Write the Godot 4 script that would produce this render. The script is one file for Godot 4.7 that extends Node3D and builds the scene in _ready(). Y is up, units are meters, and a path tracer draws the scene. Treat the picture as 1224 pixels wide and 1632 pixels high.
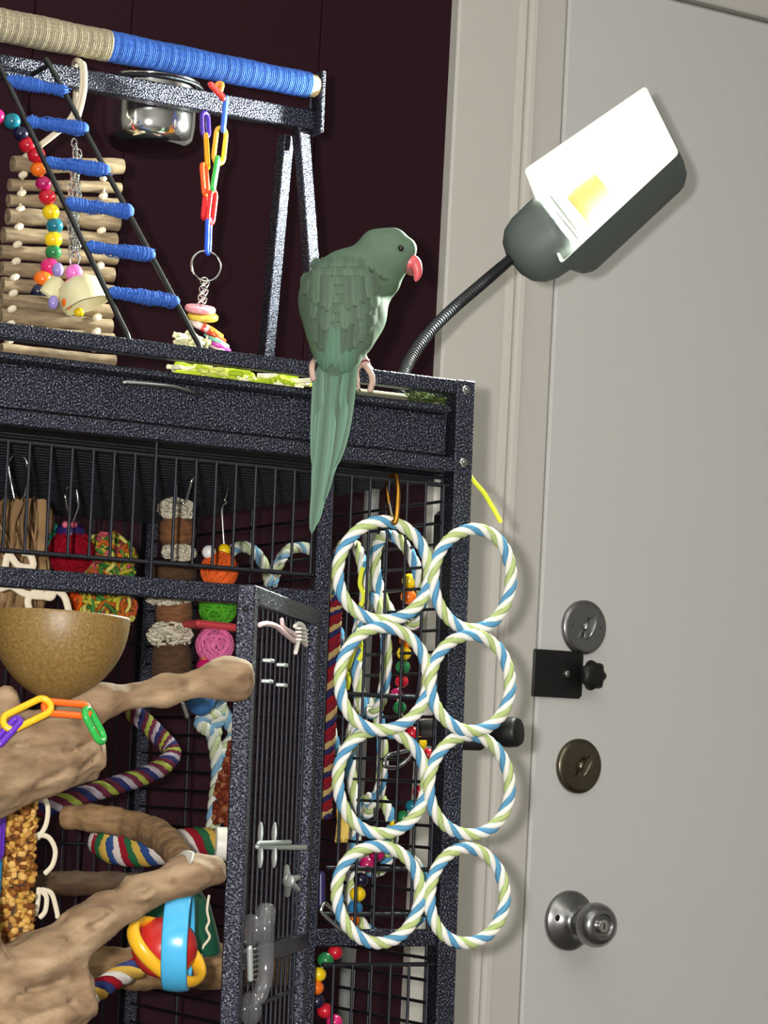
extends Node3D
# Parrot on a bird cage beside a white door. Units are metres; the wall with the door is the plane z = 0, y is up.
# Cage things are built in the cage's own axes: origin at its front right top corner, x right, y up, z out of its front.

const FPX := 4100.0
var eye := Vector3(-1.9237, 1.2, 2.5078)
var fw: Vector3
var rt: Vector3
var up: Vector3
var cage: Transform3D
var bases := {}
var used := {}
var M := {}
var rng := RandomNumberGenerator.new()

class G:
	var v := PackedVector3Array()
	var n := PackedVector3Array()
	var t := PackedVector2Array()
	var c := PackedColorArray()
	var ix := PackedInt32Array()
	var col := Color.WHITE

	func vert(p: Vector3, nn: Vector3, uv := Vector2.ZERO) -> int:
		v.append(p); n.append(nn); t.append(uv); c.append(col)
		return v.size() - 1

	func tri(a: int, b: int, d: int) -> void:
		var f := (v[b] - v[a]).cross(v[d] - v[a])
		if f.dot(n[a] + n[b] + n[d]) > 0.0:
			ix.append(a); ix.append(d); ix.append(b)
		else:
			ix.append(a); ix.append(b); ix.append(d)

	func quad(a: int, b: int, d: int, e: int) -> void:
		tri(a, b, d); tri(a, d, e)

	func face(pts: Array, center: Vector3) -> void:   # flat convex polygon, outward from center
		var nn: Vector3 = (pts[1] - pts[0]).cross(pts[2] - pts[0])
		if nn.length() < 1e-14: nn = (pts[2] - pts[0]).cross(pts[pts.size() - 1] - pts[0])
		nn = nn.normalized()
		var m := Vector3.ZERO
		for p in pts: m += p
		if nn.dot(m / pts.size() - center) < 0.0: nn = -nn
		var id := []
		for p in pts: id.append(vert(p, nn, Vector2(p.x + p.z, p.y)))
		for i in range(1, pts.size() - 1): tri(id[0], id[i], id[i + 1])

	func box(ce: Vector3, s: Vector3, bv := 0.0, b := Basis.IDENTITY) -> void:
		var h := s * 0.5
		bv = minf(bv, minf(h.x, minf(h.y, h.z)) * 0.9)
		var q := func(sx, sy, sz, k) -> Vector3:
			return ce + b * Vector3(sx * (h.x - (0.0 if k == 0 else bv)), sy * (h.y - (0.0 if k == 1 else bv)), sz * (h.z - (0.0 if k == 2 else bv)))
		for s1 in [-1, 1]:
			face([q.call(s1, -1, -1, 0), q.call(s1, 1, -1, 0), q.call(s1, 1, 1, 0), q.call(s1, -1, 1, 0)], ce)
			face([q.call(-1, s1, -1, 1), q.call(1, s1, -1, 1), q.call(1, s1, 1, 1), q.call(-1, s1, 1, 1)], ce)
			face([q.call(-1, -1, s1, 2), q.call(1, -1, s1, 2), q.call(1, 1, s1, 2), q.call(-1, 1, s1, 2)], ce)
			if bv > 0.0:
				for s2 in [-1, 1]:
					face([q.call(s1, s2, -1, 0), q.call(s1, s2, 1, 0), q.call(s1, s2, 1, 1), q.call(s1, s2, -1, 1)], ce)
					face([q.call(s1, -1, s2, 0), q.call(s1, 1, s2, 0), q.call(s1, 1, s2, 2), q.call(s1, -1, s2, 2)], ce)
					face([q.call(-1, s1, s2, 1), q.call(1, s1, s2, 1), q.call(1, s1, s2, 2), q.call(-1, s1, s2, 2)], ce)
					for s3 in [-1, 1]: face([q.call(s1, s2, s3, 0), q.call(s1, s2, s3, 1), q.call(s1, s2, s3, 2)], ce)

	func bar(a: Vector3, b: Vector3, w: float, h: float, upv: Vector3, bv := 0.0008) -> void:   # square bar from a to b, w across, h along upv
		var d := b - a
		var z := d.normalized()
		var x := upv.cross(z).normalized()
		box((a + b) * 0.5, Vector3(w, h, d.length()), bv, Basis(x, z.cross(x), z))

	static func frames(p: PackedVector3Array, closed: bool, upv: Vector3) -> Array:
		var m := p.size()
		var T := PackedVector3Array(); var N := PackedVector3Array(); var B := PackedVector3Array()
		for i in m:
			var a := p[(i - 1 + m) % m] if closed else p[maxi(i - 1, 0)]
			var b := p[(i + 1) % m] if closed else p[mini(i + 1, m - 1)]
			T.append((b - a).normalized())
		var last := upv
		if last == Vector3.ZERO: last = Vector3.UP if absf(T[0].y) < 0.9 else Vector3.RIGHT
		for i in m:
			var w := upv if upv != Vector3.ZERO else last
			var nn := w - T[i] * w.dot(T[i])
			if nn.length() < 1e-5: nn = last - T[i] * last.dot(T[i])
			nn = nn.normalized()
			last = nn
			N.append(nn); B.append(T[i].cross(nn))
		return [T, N, B]

	# swept tube; rad: float or array; sq: size along N and B as factors
	func tube(p: PackedVector3Array, rad, sides := 8, closed := false, sq := Vector2.ONE, upv := Vector3.ZERO, round_cap := true) -> void:
		if closed and upv == Vector3.ZERO: upv = (p[p.size() / 4] - p[0]).cross(p[p.size() / 2] - p[0]).normalized()
		var fr := frames(p, closed, upv)
		var m := p.size()
		var rows := []
		var len := 0.0
		var pts := []
		if not closed and round_cap:
			var r0: float = rad if not rad is Array else rad[0]
			var r1: float = rad if not rad is Array else rad[m - 1]
			for k in [0.05, 0.55, 0.87]: pts.append([0, -sqrt(1.0 - k * k) * r0 * minf(sq.x, sq.y), r0 * k])
			for i in m: pts.append([i, 0.0, rad if not rad is Array else rad[i]])
			for k in [0.87, 0.55, 0.05]: pts.append([m - 1, sqrt(1.0 - k * k) * r1 * minf(sq.x, sq.y), r1 * k])
		else:
			for i in m: pts.append([i, 0.0, rad if not rad is Array else rad[i]])
		var prev := p[0]
		for e in pts:
			var i: int = e[0]
			var ce: Vector3 = p[i] + fr[0][i] * e[1]
			len += ce.distance_to(prev); prev = ce
			var row := []
			var sl := 0.0
			if rad is Array and e[1] == 0.0 and i > 0 and i < m - 1: sl = (rad[i + 1] - rad[i - 1]) / maxf(p[i + 1].distance_to(p[i - 1]), 1e-6)
			for k in sides + 1:
				var a := TAU * k / sides
				var nn: Vector3 = fr[1][i] * cos(a) / sq.x + fr[2][i] * sin(a) / sq.y - fr[0][i] * sl
				if e[1] != 0.0: nn = nn * (e[2] + 1e-6) + fr[0][i] * e[1]
				row.append(vert(ce + (fr[1][i] * cos(a) * sq.x + fr[2][i] * sin(a) * sq.y) * e[2], nn.normalized(), Vector2(float(k) / sides, len)))
			rows.append(row)
		var cnt := rows.size()
		for i in (cnt if closed else cnt - 1):
			for k in sides: quad(rows[i][k], rows[i][k + 1], rows[(i + 1) % cnt][k + 1], rows[(i + 1) % cnt][k])
		if not closed and not round_cap:
			for e in [[0, -1.0], [m - 1, 1.0]]:
				var i: int = e[0]
				var nn: Vector3 = fr[0][i] * e[1]
				var mid := vert(p[i], nn)
				var id := []
				var r: float = rad if not rad is Array else rad[i]
				for k in sides + 1:
					var a := TAU * k / sides
					id.append(vert(p[i] + (fr[1][i] * cos(a) * sq.x + fr[2][i] * sin(a) * sq.y) * r, nn, Vector2(cos(a), sin(a)) * r))
				for k in sides: tri(mid, id[k], id[k + 1])

	# twisted rope of coloured strands; turns in whole
	func rope(p: PackedVector3Array, R: float, cols: Array, turns: float, closed := false, upv := Vector3.ZERO, sides := 7, fat := 1.0) -> void:
		if closed and upv == Vector3.ZERO: upv = (p[p.size() / 4] - p[0]).cross(p[p.size() / 2] - p[0]).normalized()
		var fr := frames(p, closed, upv)
		var m := p.size()
		var s := cols.size()
		var rs := R * (0.52 if s <= 3 else 0.44) * fat
		for k in s:
			var q := PackedVector3Array()
			for i in m:
				var a := TAU * (float(k) / s + turns * i / (m if closed else m - 1))
				q.append(p[i] + (fr[1][i] * cos(a) + fr[2][i] * sin(a)) * (R - rs))
			col = cols[k]
			tube(q, rs, sides, closed, Vector2.ONE, upv)
		col = Color.WHITE

	func lathe(prof: Array, xf: Transform3D, seg := 24, lobes := 0, lobe := 0.0) -> void:   # prof: Vector2(radius, height along y)
		var rows := []
		for i in prof.size():
			var a: Vector2 = prof[maxi(i - 1, 0)]
			var b: Vector2 = prof[mini(i + 1, prof.size() - 1)]
			var d := b - a
			var nr := Vector2(d.y, -d.x).normalized()
			var row := []
			for k in seg + 1:
				var an := TAU * k / seg
				var r: float = prof[i].x * (1.0 + lobe * cos(an * lobes))
				var nn := Vector3(cos(an) * nr.x, nr.y, sin(an) * nr.x)
				row.append(vert(xf * Vector3(cos(an) * r, prof[i].y, sin(an) * r), (xf.basis * nn).normalized(), Vector2(float(k) / seg, prof[i].y)))
			rows.append(row)
		for i in prof.size() - 1:
			for k in seg: quad(rows[i][k], rows[i][k + 1], rows[i + 1][k + 1], rows[i + 1][k])

	func ball(ce: Vector3, r: Vector3, seg := 14, b := Basis.IDENTITY) -> void:
		var rows := []
		var hs := int(seg / 2.0)
		for i in hs + 1:
			var th := PI * i / hs
			var row := []
			for k in seg + 1:
				var a := TAU * k / seg
				var d := Vector3(sin(th) * cos(a), cos(th), sin(th) * sin(a))
				row.append(vert(ce + b * (d * r), (b * (d / r)).normalized(), Vector2(float(k) / seg, float(i) / hs)))
			rows.append(row)
		for i in hs:
			for k in seg: quad(rows[i][k], rows[i][k + 1], rows[i + 1][k + 1], rows[i + 1][k])

	# closed outline (x,y) pulled from z0 to z1 in the frame xf
	func slab(outline: PackedVector2Array, z0: float, z1: float, xf: Transform3D) -> void:
		var idx := Geometry2D.triangulate_polygon(outline)
		for z in [z0, z1]:
			var nn := xf.basis.z.normalized() * (1.0 if z == maxf(z0, z1) else -1.0)
			var id := []
			for p in outline: id.append(vert(xf * Vector3(p.x, p.y, z), nn, p))
			for i in range(0, idx.size(), 3): tri(id[idx[i]], id[idx[i + 1]], id[idx[i + 2]])
		var area := 0.0
		var m := outline.size()
		for i in m: area += outline[i].cross(outline[(i + 1) % m])
		for i in m:
			var a := outline[i]; var b := outline[(i + 1) % m]
			var e := (b - a).normalized()
			var nn := xf.basis * Vector3(e.y, -e.x, 0) * signf(area)
			quad(vert(xf * Vector3(a.x, a.y, z0), nn), vert(xf * Vector3(b.x, b.y, z0), nn), vert(xf * Vector3(b.x, b.y, z1), nn), vert(xf * Vector3(a.x, a.y, z1), nn))

	# surface nets of a distance function
	func nets(f: Callable, lo: Vector3, hi: Vector3, h: float, paint = null) -> void:
		var nx := int((hi.x - lo.x) / h) + 2
		var ny := int((hi.y - lo.y) / h) + 2
		var nz := int((hi.z - lo.z) / h) + 2
		var d := PackedFloat32Array()
		d.resize(nx * ny * nz)
		for z in nz:
			for y in ny:
				for x in nx: d[(z * ny + y) * nx + x] = f.call(lo + Vector3(x, y, z) * h)
		var cell := {}
		var offs := [0, 1, nx, nx + 1, nx * ny, nx * ny + 1, nx * ny + nx, nx * ny + nx + 1]
		for z in nz - 1:
			for y in ny - 1:
				for x in nx - 1:
					var b := (z * ny + y) * nx + x
					var mask := 0
					for k in 8:
						if d[b + offs[k]] < 0.0: mask |= 1 << k
					if mask == 0 or mask == 255: continue
					var s := Vector3.ZERO
					var cnt := 0
					for k in 8:
						for ax in [1, 2, 4]:
							if k & ax == 0:
								var a0 := d[b + offs[k]]; var a1 := d[b + offs[k | ax]]
								if (a0 < 0.0) != (a1 < 0.0):
									var q := a0 / (a0 - a1)
									var e := Vector3(k & 1, (k >> 1) & 1, (k >> 2) & 1)
									e[0 if ax == 1 else (1 if ax == 2 else 2)] += q
									s += e; cnt += 1
					var p := lo + (Vector3(x, y, z) + s / cnt) * h
					var g := Vector3(f.call(p + Vector3(h, 0, 0)) - f.call(p - Vector3(h, 0, 0)), f.call(p + Vector3(0, h, 0)) - f.call(p - Vector3(0, h, 0)), f.call(p + Vector3(0, 0, h)) - f.call(p - Vector3(0, 0, h)))
					if paint != null: col = paint.call(p, g.normalized())
					cell[b] = vert(p, g.normalized(), Vector2(p.x, p.y))
		for b in cell:
			var x: int = b % nx
			var y: int = (b / nx) % ny
			var z: int = b / (nx * ny)
			for ax in 3:
				var o1: int = [nx, 1, 1][ax]
				var o2: int = [nx * ny, nx * ny, nx][ax]
				var st: int = [1, nx, nx * ny][ax]
				if [x, y, z][(ax + 1) % 3] == 0 or [x, y, z][(ax + 2) % 3] == 0: continue
				if (d[b] < 0.0) != (d[b + st] < 0.0) and cell.has(b - o1) and cell.has(b - o2) and cell.has(b - o1 - o2):
					quad(cell[b], cell[b - o1], cell[b - o1 - o2], cell[b - o2])
		col = Color.WHITE

	func mesh(base := Vector3.ZERO) -> ArrayMesh:
		var a := []
		a.resize(Mesh.ARRAY_MAX)
		var w := v.duplicate()
		if base != Vector3.ZERO:
			for i in w.size(): w[i] -= base
		a[Mesh.ARRAY_VERTEX] = w; a[Mesh.ARRAY_NORMAL] = n; a[Mesh.ARRAY_TEX_UV] = t; a[Mesh.ARRAY_COLOR] = c; a[Mesh.ARRAY_INDEX] = ix
		var m := ArrayMesh.new()
		m.add_surface_from_arrays(Mesh.PRIMITIVE_TRIANGLES, a)
		return m

# ---- placing ----
func ray(x: float, y: float) -> Vector3: return fw + rt * ((x - 612.0) / FPX) - up * ((y - 816.0) / FPX)
func Q(x: float, y: float, depth: float) -> Vector3: return eye + ray(x, y) * depth
func W(x: float, y: float, z := 0.0) -> Vector3:
	var d := ray(x, y)
	return eye + d * ((z - eye.z) / d.z)
func P(x: float, y: float, z := 0.0) -> Vector3:   # point of the plane z of the cage's axes
	var d := cage.basis.inverse() * ray(x, y)
	var o := cage.affine_inverse() * eye
	return o + d * ((z - o.z) / d.z)
func PX(x: float, y: float, lx: float) -> Vector3:
	var d := cage.basis.inverse() * ray(x, y)
	var o := cage.affine_inverse() * eye
	return o + d * ((lx - o.x) / d.x)
func PP(a: Array, z := 0.0) -> PackedVector3Array:   # [x, y] or [x, y, z] each
	var r := PackedVector3Array()
	for e in a: r.append(P(e[0], e[1], e[2] if e.size() > 2 else z))
	return r
func spl(p: PackedVector3Array, per := 8, closed := false) -> PackedVector3Array:
	var r := PackedVector3Array()
	var m := p.size()
	for i in (m if closed else m - 1):
		var a := p[(i - 1 + m) % m] if closed else p[maxi(i - 1, 0)]
		var b := p[i]
		var c := p[(i + 1) % m]
		var d := p[(i + 2) % m] if closed else p[mini(i + 2, m - 1)]
		for k in per: r.append(b.cubic_interpolate(c, a, d, float(k) / per))
	if not closed: r.append(p[m - 1])
	return r
func circle(ce: Vector3, a: Vector3, b: Vector3, seg := 32) -> PackedVector3Array:
	var r := PackedVector3Array()
	for k in seg: r.append(ce + a * cos(TAU * k / seg) + b * sin(TAU * k / seg))
	return r
func toward(y: Vector3, at := Vector3.ZERO) -> Transform3D:   # a frame whose y axis points along y
	var yy := y.normalized()
	var x := yy.cross(Vector3.FORWARD if absf(yy.z) < 0.9 else Vector3.RIGHT).normalized()
	return Transform3D(Basis(x, yy, x.cross(yy)), at)

# ---- naming ----
func numbered(called: String) -> String:
	used[called] = used.get(called, -1) + 1
	return called if used[called] == 0 else "%s_%03d" % [called, used[called]]
func tag(o: Node, label: String, category: String, group := "") -> void:
	o.set_meta("label", label); o.set_meta("category", category)
	if group: o.set_meta("group", group)
func thing(called: String, label: String, category: String, base := Vector3.ZERO, group := "", frame = null) -> Node3D:
	var o := Node3D.new()
	o.name = numbered(called)
	var f: Transform3D = cage if frame == null else frame
	o.transform = f * Transform3D(Basis.IDENTITY, base)
	add_child(o)
	bases[o] = base
	tag(o, label, category, group)
	return o
func part(g: G, called: String, m: Material, parent: Node3D) -> MeshInstance3D:
	var top := parent
	while not bases.has(top): top = top.get_parent()
	var o := MeshInstance3D.new()
	o.name = called
	o.mesh = g.mesh(bases[top])
	o.material_override = m
	o.cast_shadow = GeometryInstance3D.SHADOW_CASTING_SETTING_ON
	parent.add_child(o, true)
	return o
func solo(g: G, called: String, m: Material, label: String, category: String, base := Vector3.ZERO, group := "", frame = null) -> MeshInstance3D:
	var o := MeshInstance3D.new()
	o.name = numbered(called)
	o.mesh = g.mesh(base)
	o.material_override = m
	var f: Transform3D = cage if frame == null else frame
	o.transform = f * Transform3D(Basis.IDENTITY, base)
	add_child(o)
	bases[o] = base
	tag(o, label, category, group)
	return o
func struct(g: G, called: String, m: Material, parent: Node3D = null) -> MeshInstance3D:
	var o := MeshInstance3D.new()
	o.name = called
	o.mesh = g.mesh()
	o.material_override = m
	if parent == null:
		add_child(o)
		bases[o] = Vector3.ZERO
		o.set_meta("kind", "structure")
	else: parent.add_child(o, true)
	return o

# ---- materials ----
func noise_tex(freq: float, type: int, seed_: int, ramp: Array = [], normal := 0.0, size := 512, oct := 2) -> NoiseTexture2D:
	var t := NoiseTexture2D.new()
	t.width = size; t.height = size; t.seamless = true
	var f := FastNoiseLite.new()
	f.noise_type = type; f.frequency = freq; f.seed = seed_; f.fractal_octaves = oct
	if type == FastNoiseLite.TYPE_CELLULAR: f.cellular_return_type = FastNoiseLite.RETURN_DISTANCE
	t.noise = f
	if normal > 0.0:
		t.as_normal_map = true; t.bump_strength = normal
	elif ramp.size():
		var g := Gradient.new()
		var o := PackedFloat32Array(); var c := PackedColorArray()
		for e in ramp:
			o.append(e[0]); c.append(e[1])
		g.offsets = o; g.colors = c
		t.color_ramp = g
	return t
func mat(c: Color, rough := 0.5, metal := 0.0) -> StandardMaterial3D:
	var m := StandardMaterial3D.new()
	m.albedo_color = c; m.roughness = rough; m.metallic = metal
	return m
func tri_tex(m: StandardMaterial3D, scale: float, alb: Texture2D = null, nrm: Texture2D = null, ns := 1.0) -> StandardMaterial3D:
	m.uv1_triplanar = true
	m.uv1_scale = Vector3.ONE * scale
	if alb: m.albedo_texture = alb
	if nrm:
		m.normal_enabled = true; m.normal_texture = nrm; m.normal_scale = ns
	return m
func painted(rough := 0.5, spec := 0.5) -> StandardMaterial3D:   # colour per vertex, for strands and beads of many colours in one part
	var m := mat(Color.WHITE, rough)
	m.vertex_color_use_as_albedo = true
	m.metallic_specular = spec
	return m
func lin(r: float, g: float, b: float) -> Color: return Color(r / 255.0, g / 255.0, b / 255.0).srgb_to_linear()
func rgb(r: float, g: float, b: float) -> Color: return Color(r / 255.0, g / 255.0, b / 255.0)
func materials() -> void:
	var speck := noise_tex(0.11, FastNoiseLite.TYPE_SIMPLEX_SMOOTH, 3, [[0.0, rgb(22, 23, 38)], [0.45, rgb(42, 43, 60)], [0.62, rgb(84, 86, 98)], [0.85, rgb(154, 156, 162)]])
	var speck_n := noise_tex(0.11, FastNoiseLite.TYPE_SIMPLEX_SMOOTH, 3, [], 6.0)
	M.hammer = tri_tex(mat(Color.WHITE, 0.37, 0.9), 9.0, speck, speck_n, 1.0)
	M.hammer.metallic_specular = 0.8
	M.wire = mat(rgb(54, 55, 62), 0.4, 0.85)
	tri_tex(M.wire, 30.0, null, speck_n, 0.7)
	M.black_rod = mat(rgb(20, 21, 23), 0.4)
	M.dark = mat(rgb(14, 14, 18), 0.7)
	M.chrome = mat(rgb(205, 205, 205), 0.12, 1.0)
	M.steel = mat(rgb(190, 190, 188), 0.28, 1.0)
	M.nickel = mat(rgb(150, 150, 152), 0.3, 1.0)
	M.bronze = mat(rgb(112, 104, 90), 0.32, 1.0)
	M.gold = mat(rgb(214, 150, 60), 0.25, 1.0)
	M.black_plastic = mat(rgb(16, 16, 17), 0.45)
	M.clear = mat(Color(1, 1, 1, 0.25), 0.08)
	M.clear.transparency = BaseMaterial3D.TRANSPARENCY_ALPHA
	var plaster := noise_tex(0.02, FastNoiseLite.TYPE_SIMPLEX_SMOOTH, 5, [], 1.2, 512, 4)
	M.burgundy = tri_tex(mat(rgb(43, 17, 27), 0.8), 3.0, null, plaster, 0.5)
	M.burgundy.metallic_specular = 0.3
	M.white_paint = tri_tex(mat(rgb(212, 208, 201), 0.45), 3.0, null, plaster, 0.35)
	M.door_paint = tri_tex(mat(rgb(216, 215, 213), 0.5), 2.0, null, plaster, 0.3)
	M.ceiling = mat(rgb(222, 222, 218), 0.9)
	M.room = mat(rgb(176, 175, 170), 0.9)
	M.floor = mat(rgb(110, 106, 100), 0.8)
	M.paint = painted(0.4)
	M.cloth = painted(0.9, 0.2)
	M.plastic = painted(0.25)
	var grain := noise_tex(0.012, FastNoiseLite.TYPE_SIMPLEX_SMOOTH, 9, [[0.0, rgb(98, 76, 54)], [0.38, rgb(132, 106, 80)], [0.6, rgb(150, 126, 98)], [1.0, rgb(176, 152, 122)]], 0.0, 512, 5)
	var grain_n := noise_tex(0.02, FastNoiseLite.TYPE_SIMPLEX_SMOOTH, 12, [], 3.0, 512, 5)
	M.driftwood = tri_tex(mat(Color.WHITE, 0.8), 5.0, grain, grain_n, 1.2)
	M.driftwood.vertex_color_use_as_albedo = true
	M.driftwood.uv1_scale = Vector3(3, 9, 5)
	var twig := noise_tex(0.02, FastNoiseLite.TYPE_SIMPLEX_SMOOTH, 15, [[0.0, rgb(92, 76, 58)], [0.5, rgb(138, 118, 92)], [1.0, rgb(176, 156, 124)]], 0.0, 512, 5)
	M.twig = tri_tex(mat(Color.WHITE, 0.8), 5.0, twig, grain_n, 0.5)
	M.twig.uv1_scale = Vector3(3, 16, 10)
	M.dark_wood = tri_tex(mat(rgb(150, 128, 110), 0.75), 5.0, twig, grain_n, 0.8)
	M.dark_wood.uv1_scale = Vector3(3, 14, 8)
	M.gourd = tri_tex(mat(Color.WHITE, 0.45), 9.0, noise_tex(0.08, FastNoiseLite.TYPE_SIMPLEX_SMOOTH, 21, [[0.0, rgb(86, 64, 32)], [0.5, rgb(118, 92, 48)], [1.0, rgb(150, 124, 72)]], 0.0, 512, 3))
	M.tan_twine = tri_tex(mat(Color.WHITE, 0.95), 9.0, noise_tex(0.07, FastNoiseLite.TYPE_SIMPLEX_SMOOTH, 34, [[0.0, rgb(96, 82, 66)], [0.5, rgb(148, 138, 116)], [1.0, rgb(190, 182, 156)]], 0.0, 512, 3), grain_n, 0.6)
	M.tan_twine.uv1_scale = Vector3(22, 9, 9)
	M.blue_twine = tri_tex(mat(Color.WHITE, 0.85), 9.0, noise_tex(0.07, FastNoiseLite.TYPE_SIMPLEX_SMOOTH, 33, [[0.0, rgb(20, 54, 132)], [0.5, rgb(40, 88, 178)], [1.0, rgb(84, 132, 208)]], 0.0, 512, 3), grain_n, 0.6)
	M.blue_twine.uv1_scale = Vector3(22, 9, 9)
	M.pale_wood = mat(rgb(226, 196, 146), 0.6)
	M.lamp_grey = mat(rgb(90, 98, 96), 0.5)
	M.lamp_white = mat(rgb(245, 246, 240), 0.25)
	M.lamp_socket = mat(rgb(214, 222, 208), 0.4)
	M.bulb_base = mat(rgb(244, 226, 140), 0.4)
	M.glow = mat(rgb(250, 255, 248), 0.4)
	M.glow.emission_enabled = true; M.glow.emission = rgb(246, 255, 244); M.glow.emission_energy_multiplier = 9.0
	M.neck = mat(rgb(34, 36, 40), 0.42, 0.2)
	M.feathers = painted(0.75, 0.25)
	M.beak = mat(rgb(212, 92, 98), 0.35)
	M.beak_dark = mat(rgb(112, 66, 58), 0.6)
	M.eye = mat(rgb(18, 14, 14), 0.08)
	M.eye_ring = mat(rgb(92, 108, 92), 0.7)
	M.skin = mat(rgb(190, 160, 146), 0.7)
	M.leg_band = mat(rgb(110, 24, 48), 0.4)
	M.claw = mat(rgb(60, 52, 50), 0.4)
	M.cord = mat(rgb(214, 202, 178), 0.85)
	M.pearl = mat(rgb(222, 214, 168), 0.3)
	M.pearl.clearcoat_enabled = true; M.pearl.clearcoat = 0.6
	M.liner = mat(rgb(236, 234, 196), 0.8)
	M.lime = mat(rgb(226, 232, 60), 0.6)
	M.straw = mat(rgb(200, 170, 84), 0.9)
	M.burlap = mat(rgb(132, 104, 72), 0.95)
	M.purple = mat(rgb(44, 36, 92), 0.35)
	M.rose = mat(rgb(206, 96, 124), 0.5)
	M.husk = tri_tex(mat(rgb(255, 230, 205), 0.95), 14.0, twig, grain_n, 1.0)
	M.husk.uv1_scale = Vector3(10, 24, 10)
	M.husk.albedo_color = rgb(206, 160, 130)
	M.husk_dark = tri_tex(mat(rgb(138, 112, 92), 0.95), 14.0, twig, grain_n, 1.0)
	M.husk_dark.uv1_scale = Vector3(10, 24, 10)
	M.grey_wood = tri_tex(mat(rgb(245, 222, 196), 0.8), 5.0, twig, grain_n, 0.8)
	M.grey_wood.uv1_scale = Vector3(4, 14, 8)
	M.red_block = mat(rgb(186, 58, 66), 0.6)
	M.orange_block = mat(rgb(200, 110, 60), 0.6)
	M.blue_block = mat(rgb(54, 104, 158), 0.5)
	M.white_plastic = mat(rgb(226, 222, 212), 0.4)
	M.red_plastic = mat(rgb(196, 44, 40), 0.3)
	M.sky_plastic = mat(rgb(76, 178, 228), 0.25)
	M.yellow_plastic = mat(rgb(236, 178, 40), 0.3)
	M.green_plastic = mat(rgb(22, 78, 56), 0.3)
	M.pale_pink = mat(rgb(236, 206, 206), 0.5)
	M.pale_steel = mat(rgb(196, 204, 200), 0.35, 0.6)
	M.smoke = mat(Color(0.45, 0.45, 0.47, 0.25), 0.1)
	M.smoke.transparency = BaseMaterial3D.TRANSPARENCY_ALPHA
	M.pole_grey = mat(rgb(128, 130, 130), 0.45)

func _ready() -> void:
	rng.seed = 7
	# ---- camera ----
	var th := deg_to_rad(33.0)
	var pit := atan(304.0 / FPX)
	var f0 := Vector3(sin(th), 0, -cos(th))
	var r0 := Vector3(cos(th), 0, sin(th))
	fw = f0 * cos(pit) + Vector3.UP * sin(pit)
	var u0 := Vector3.UP * cos(pit) - f0 * sin(pit)
	rt = r0 * cos(0.052) + u0 * sin(0.052)
	up = u0 * cos(0.052) - r0 * sin(0.052)
	var cam := Camera3D.new()
	cam.name = "camera"
	cam.transform = Transform3D(Basis(rt, up, -fw), eye)
	cam.fov = rad_to_deg(2.0 * atan(816.0 / FPX))
	cam.near = 0.05; cam.far = 50.0
	add_child(cam)
	cage = Transform3D(Basis(Vector3.UP, deg_to_rad(-3.0)) * Basis(Vector3.RIGHT, deg_to_rad(-1.8)), eye + ray(751, 608) * 2.1)
	# ---- sky, exposure ----
	var env := Environment.new()
	env.background_mode = Environment.BG_COLOR
	env.background_color = rgb(30, 30, 34)
	env.tonemap_mode = Environment.TONE_MAPPER_LINEAR
	env.tonemap_exposure = 1.0
	env.sdfgi_enabled = true; env.ssao_enabled = true; env.ssil_enabled = true
	var we := WorldEnvironment.new()
	we.name = "world"; we.environment = env
	add_child(we)
	# ---- lights: the phone's flash beside the lens, and a ceiling lamp up to the left ----
	var flash := OmniLight3D.new()
	flash.name = "phone_flash"
	flash.position = eye - rt * 0.042 + up * 0.02 - fw * 0.02
	flash.light_energy = 3.5; flash.light_color = rgb(255, 252, 248); flash.light_size = 0.012
	flash.omni_range = 12.0; flash.omni_attenuation = 2.0; flash.shadow_enabled = true
	add_child(flash)
	var ceil_l := AreaLight3D.new()
	ceil_l.name = "ceiling_lamp_light"
	ceil_l.area_size = Vector2(0.34, 0.34)
	ceil_l.position = Vector3(-0.55, 2.40, 2.3); ceil_l.rotation = Vector3(-PI / 2, 0, 0)
	ceil_l.light_energy = 0.5; ceil_l.light_color = rgb(255, 248, 238)
	ceil_l.area_range = 12.0; ceil_l.shadow_enabled = true
	add_child(ceil_l)
	materials()
	room()
	bird_cage()
	play_top()
	desk_lamp()
	parrot()
	ring_nets()
	door_things()
	top_toys()
	cage_toys()
	driftwood()

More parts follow.
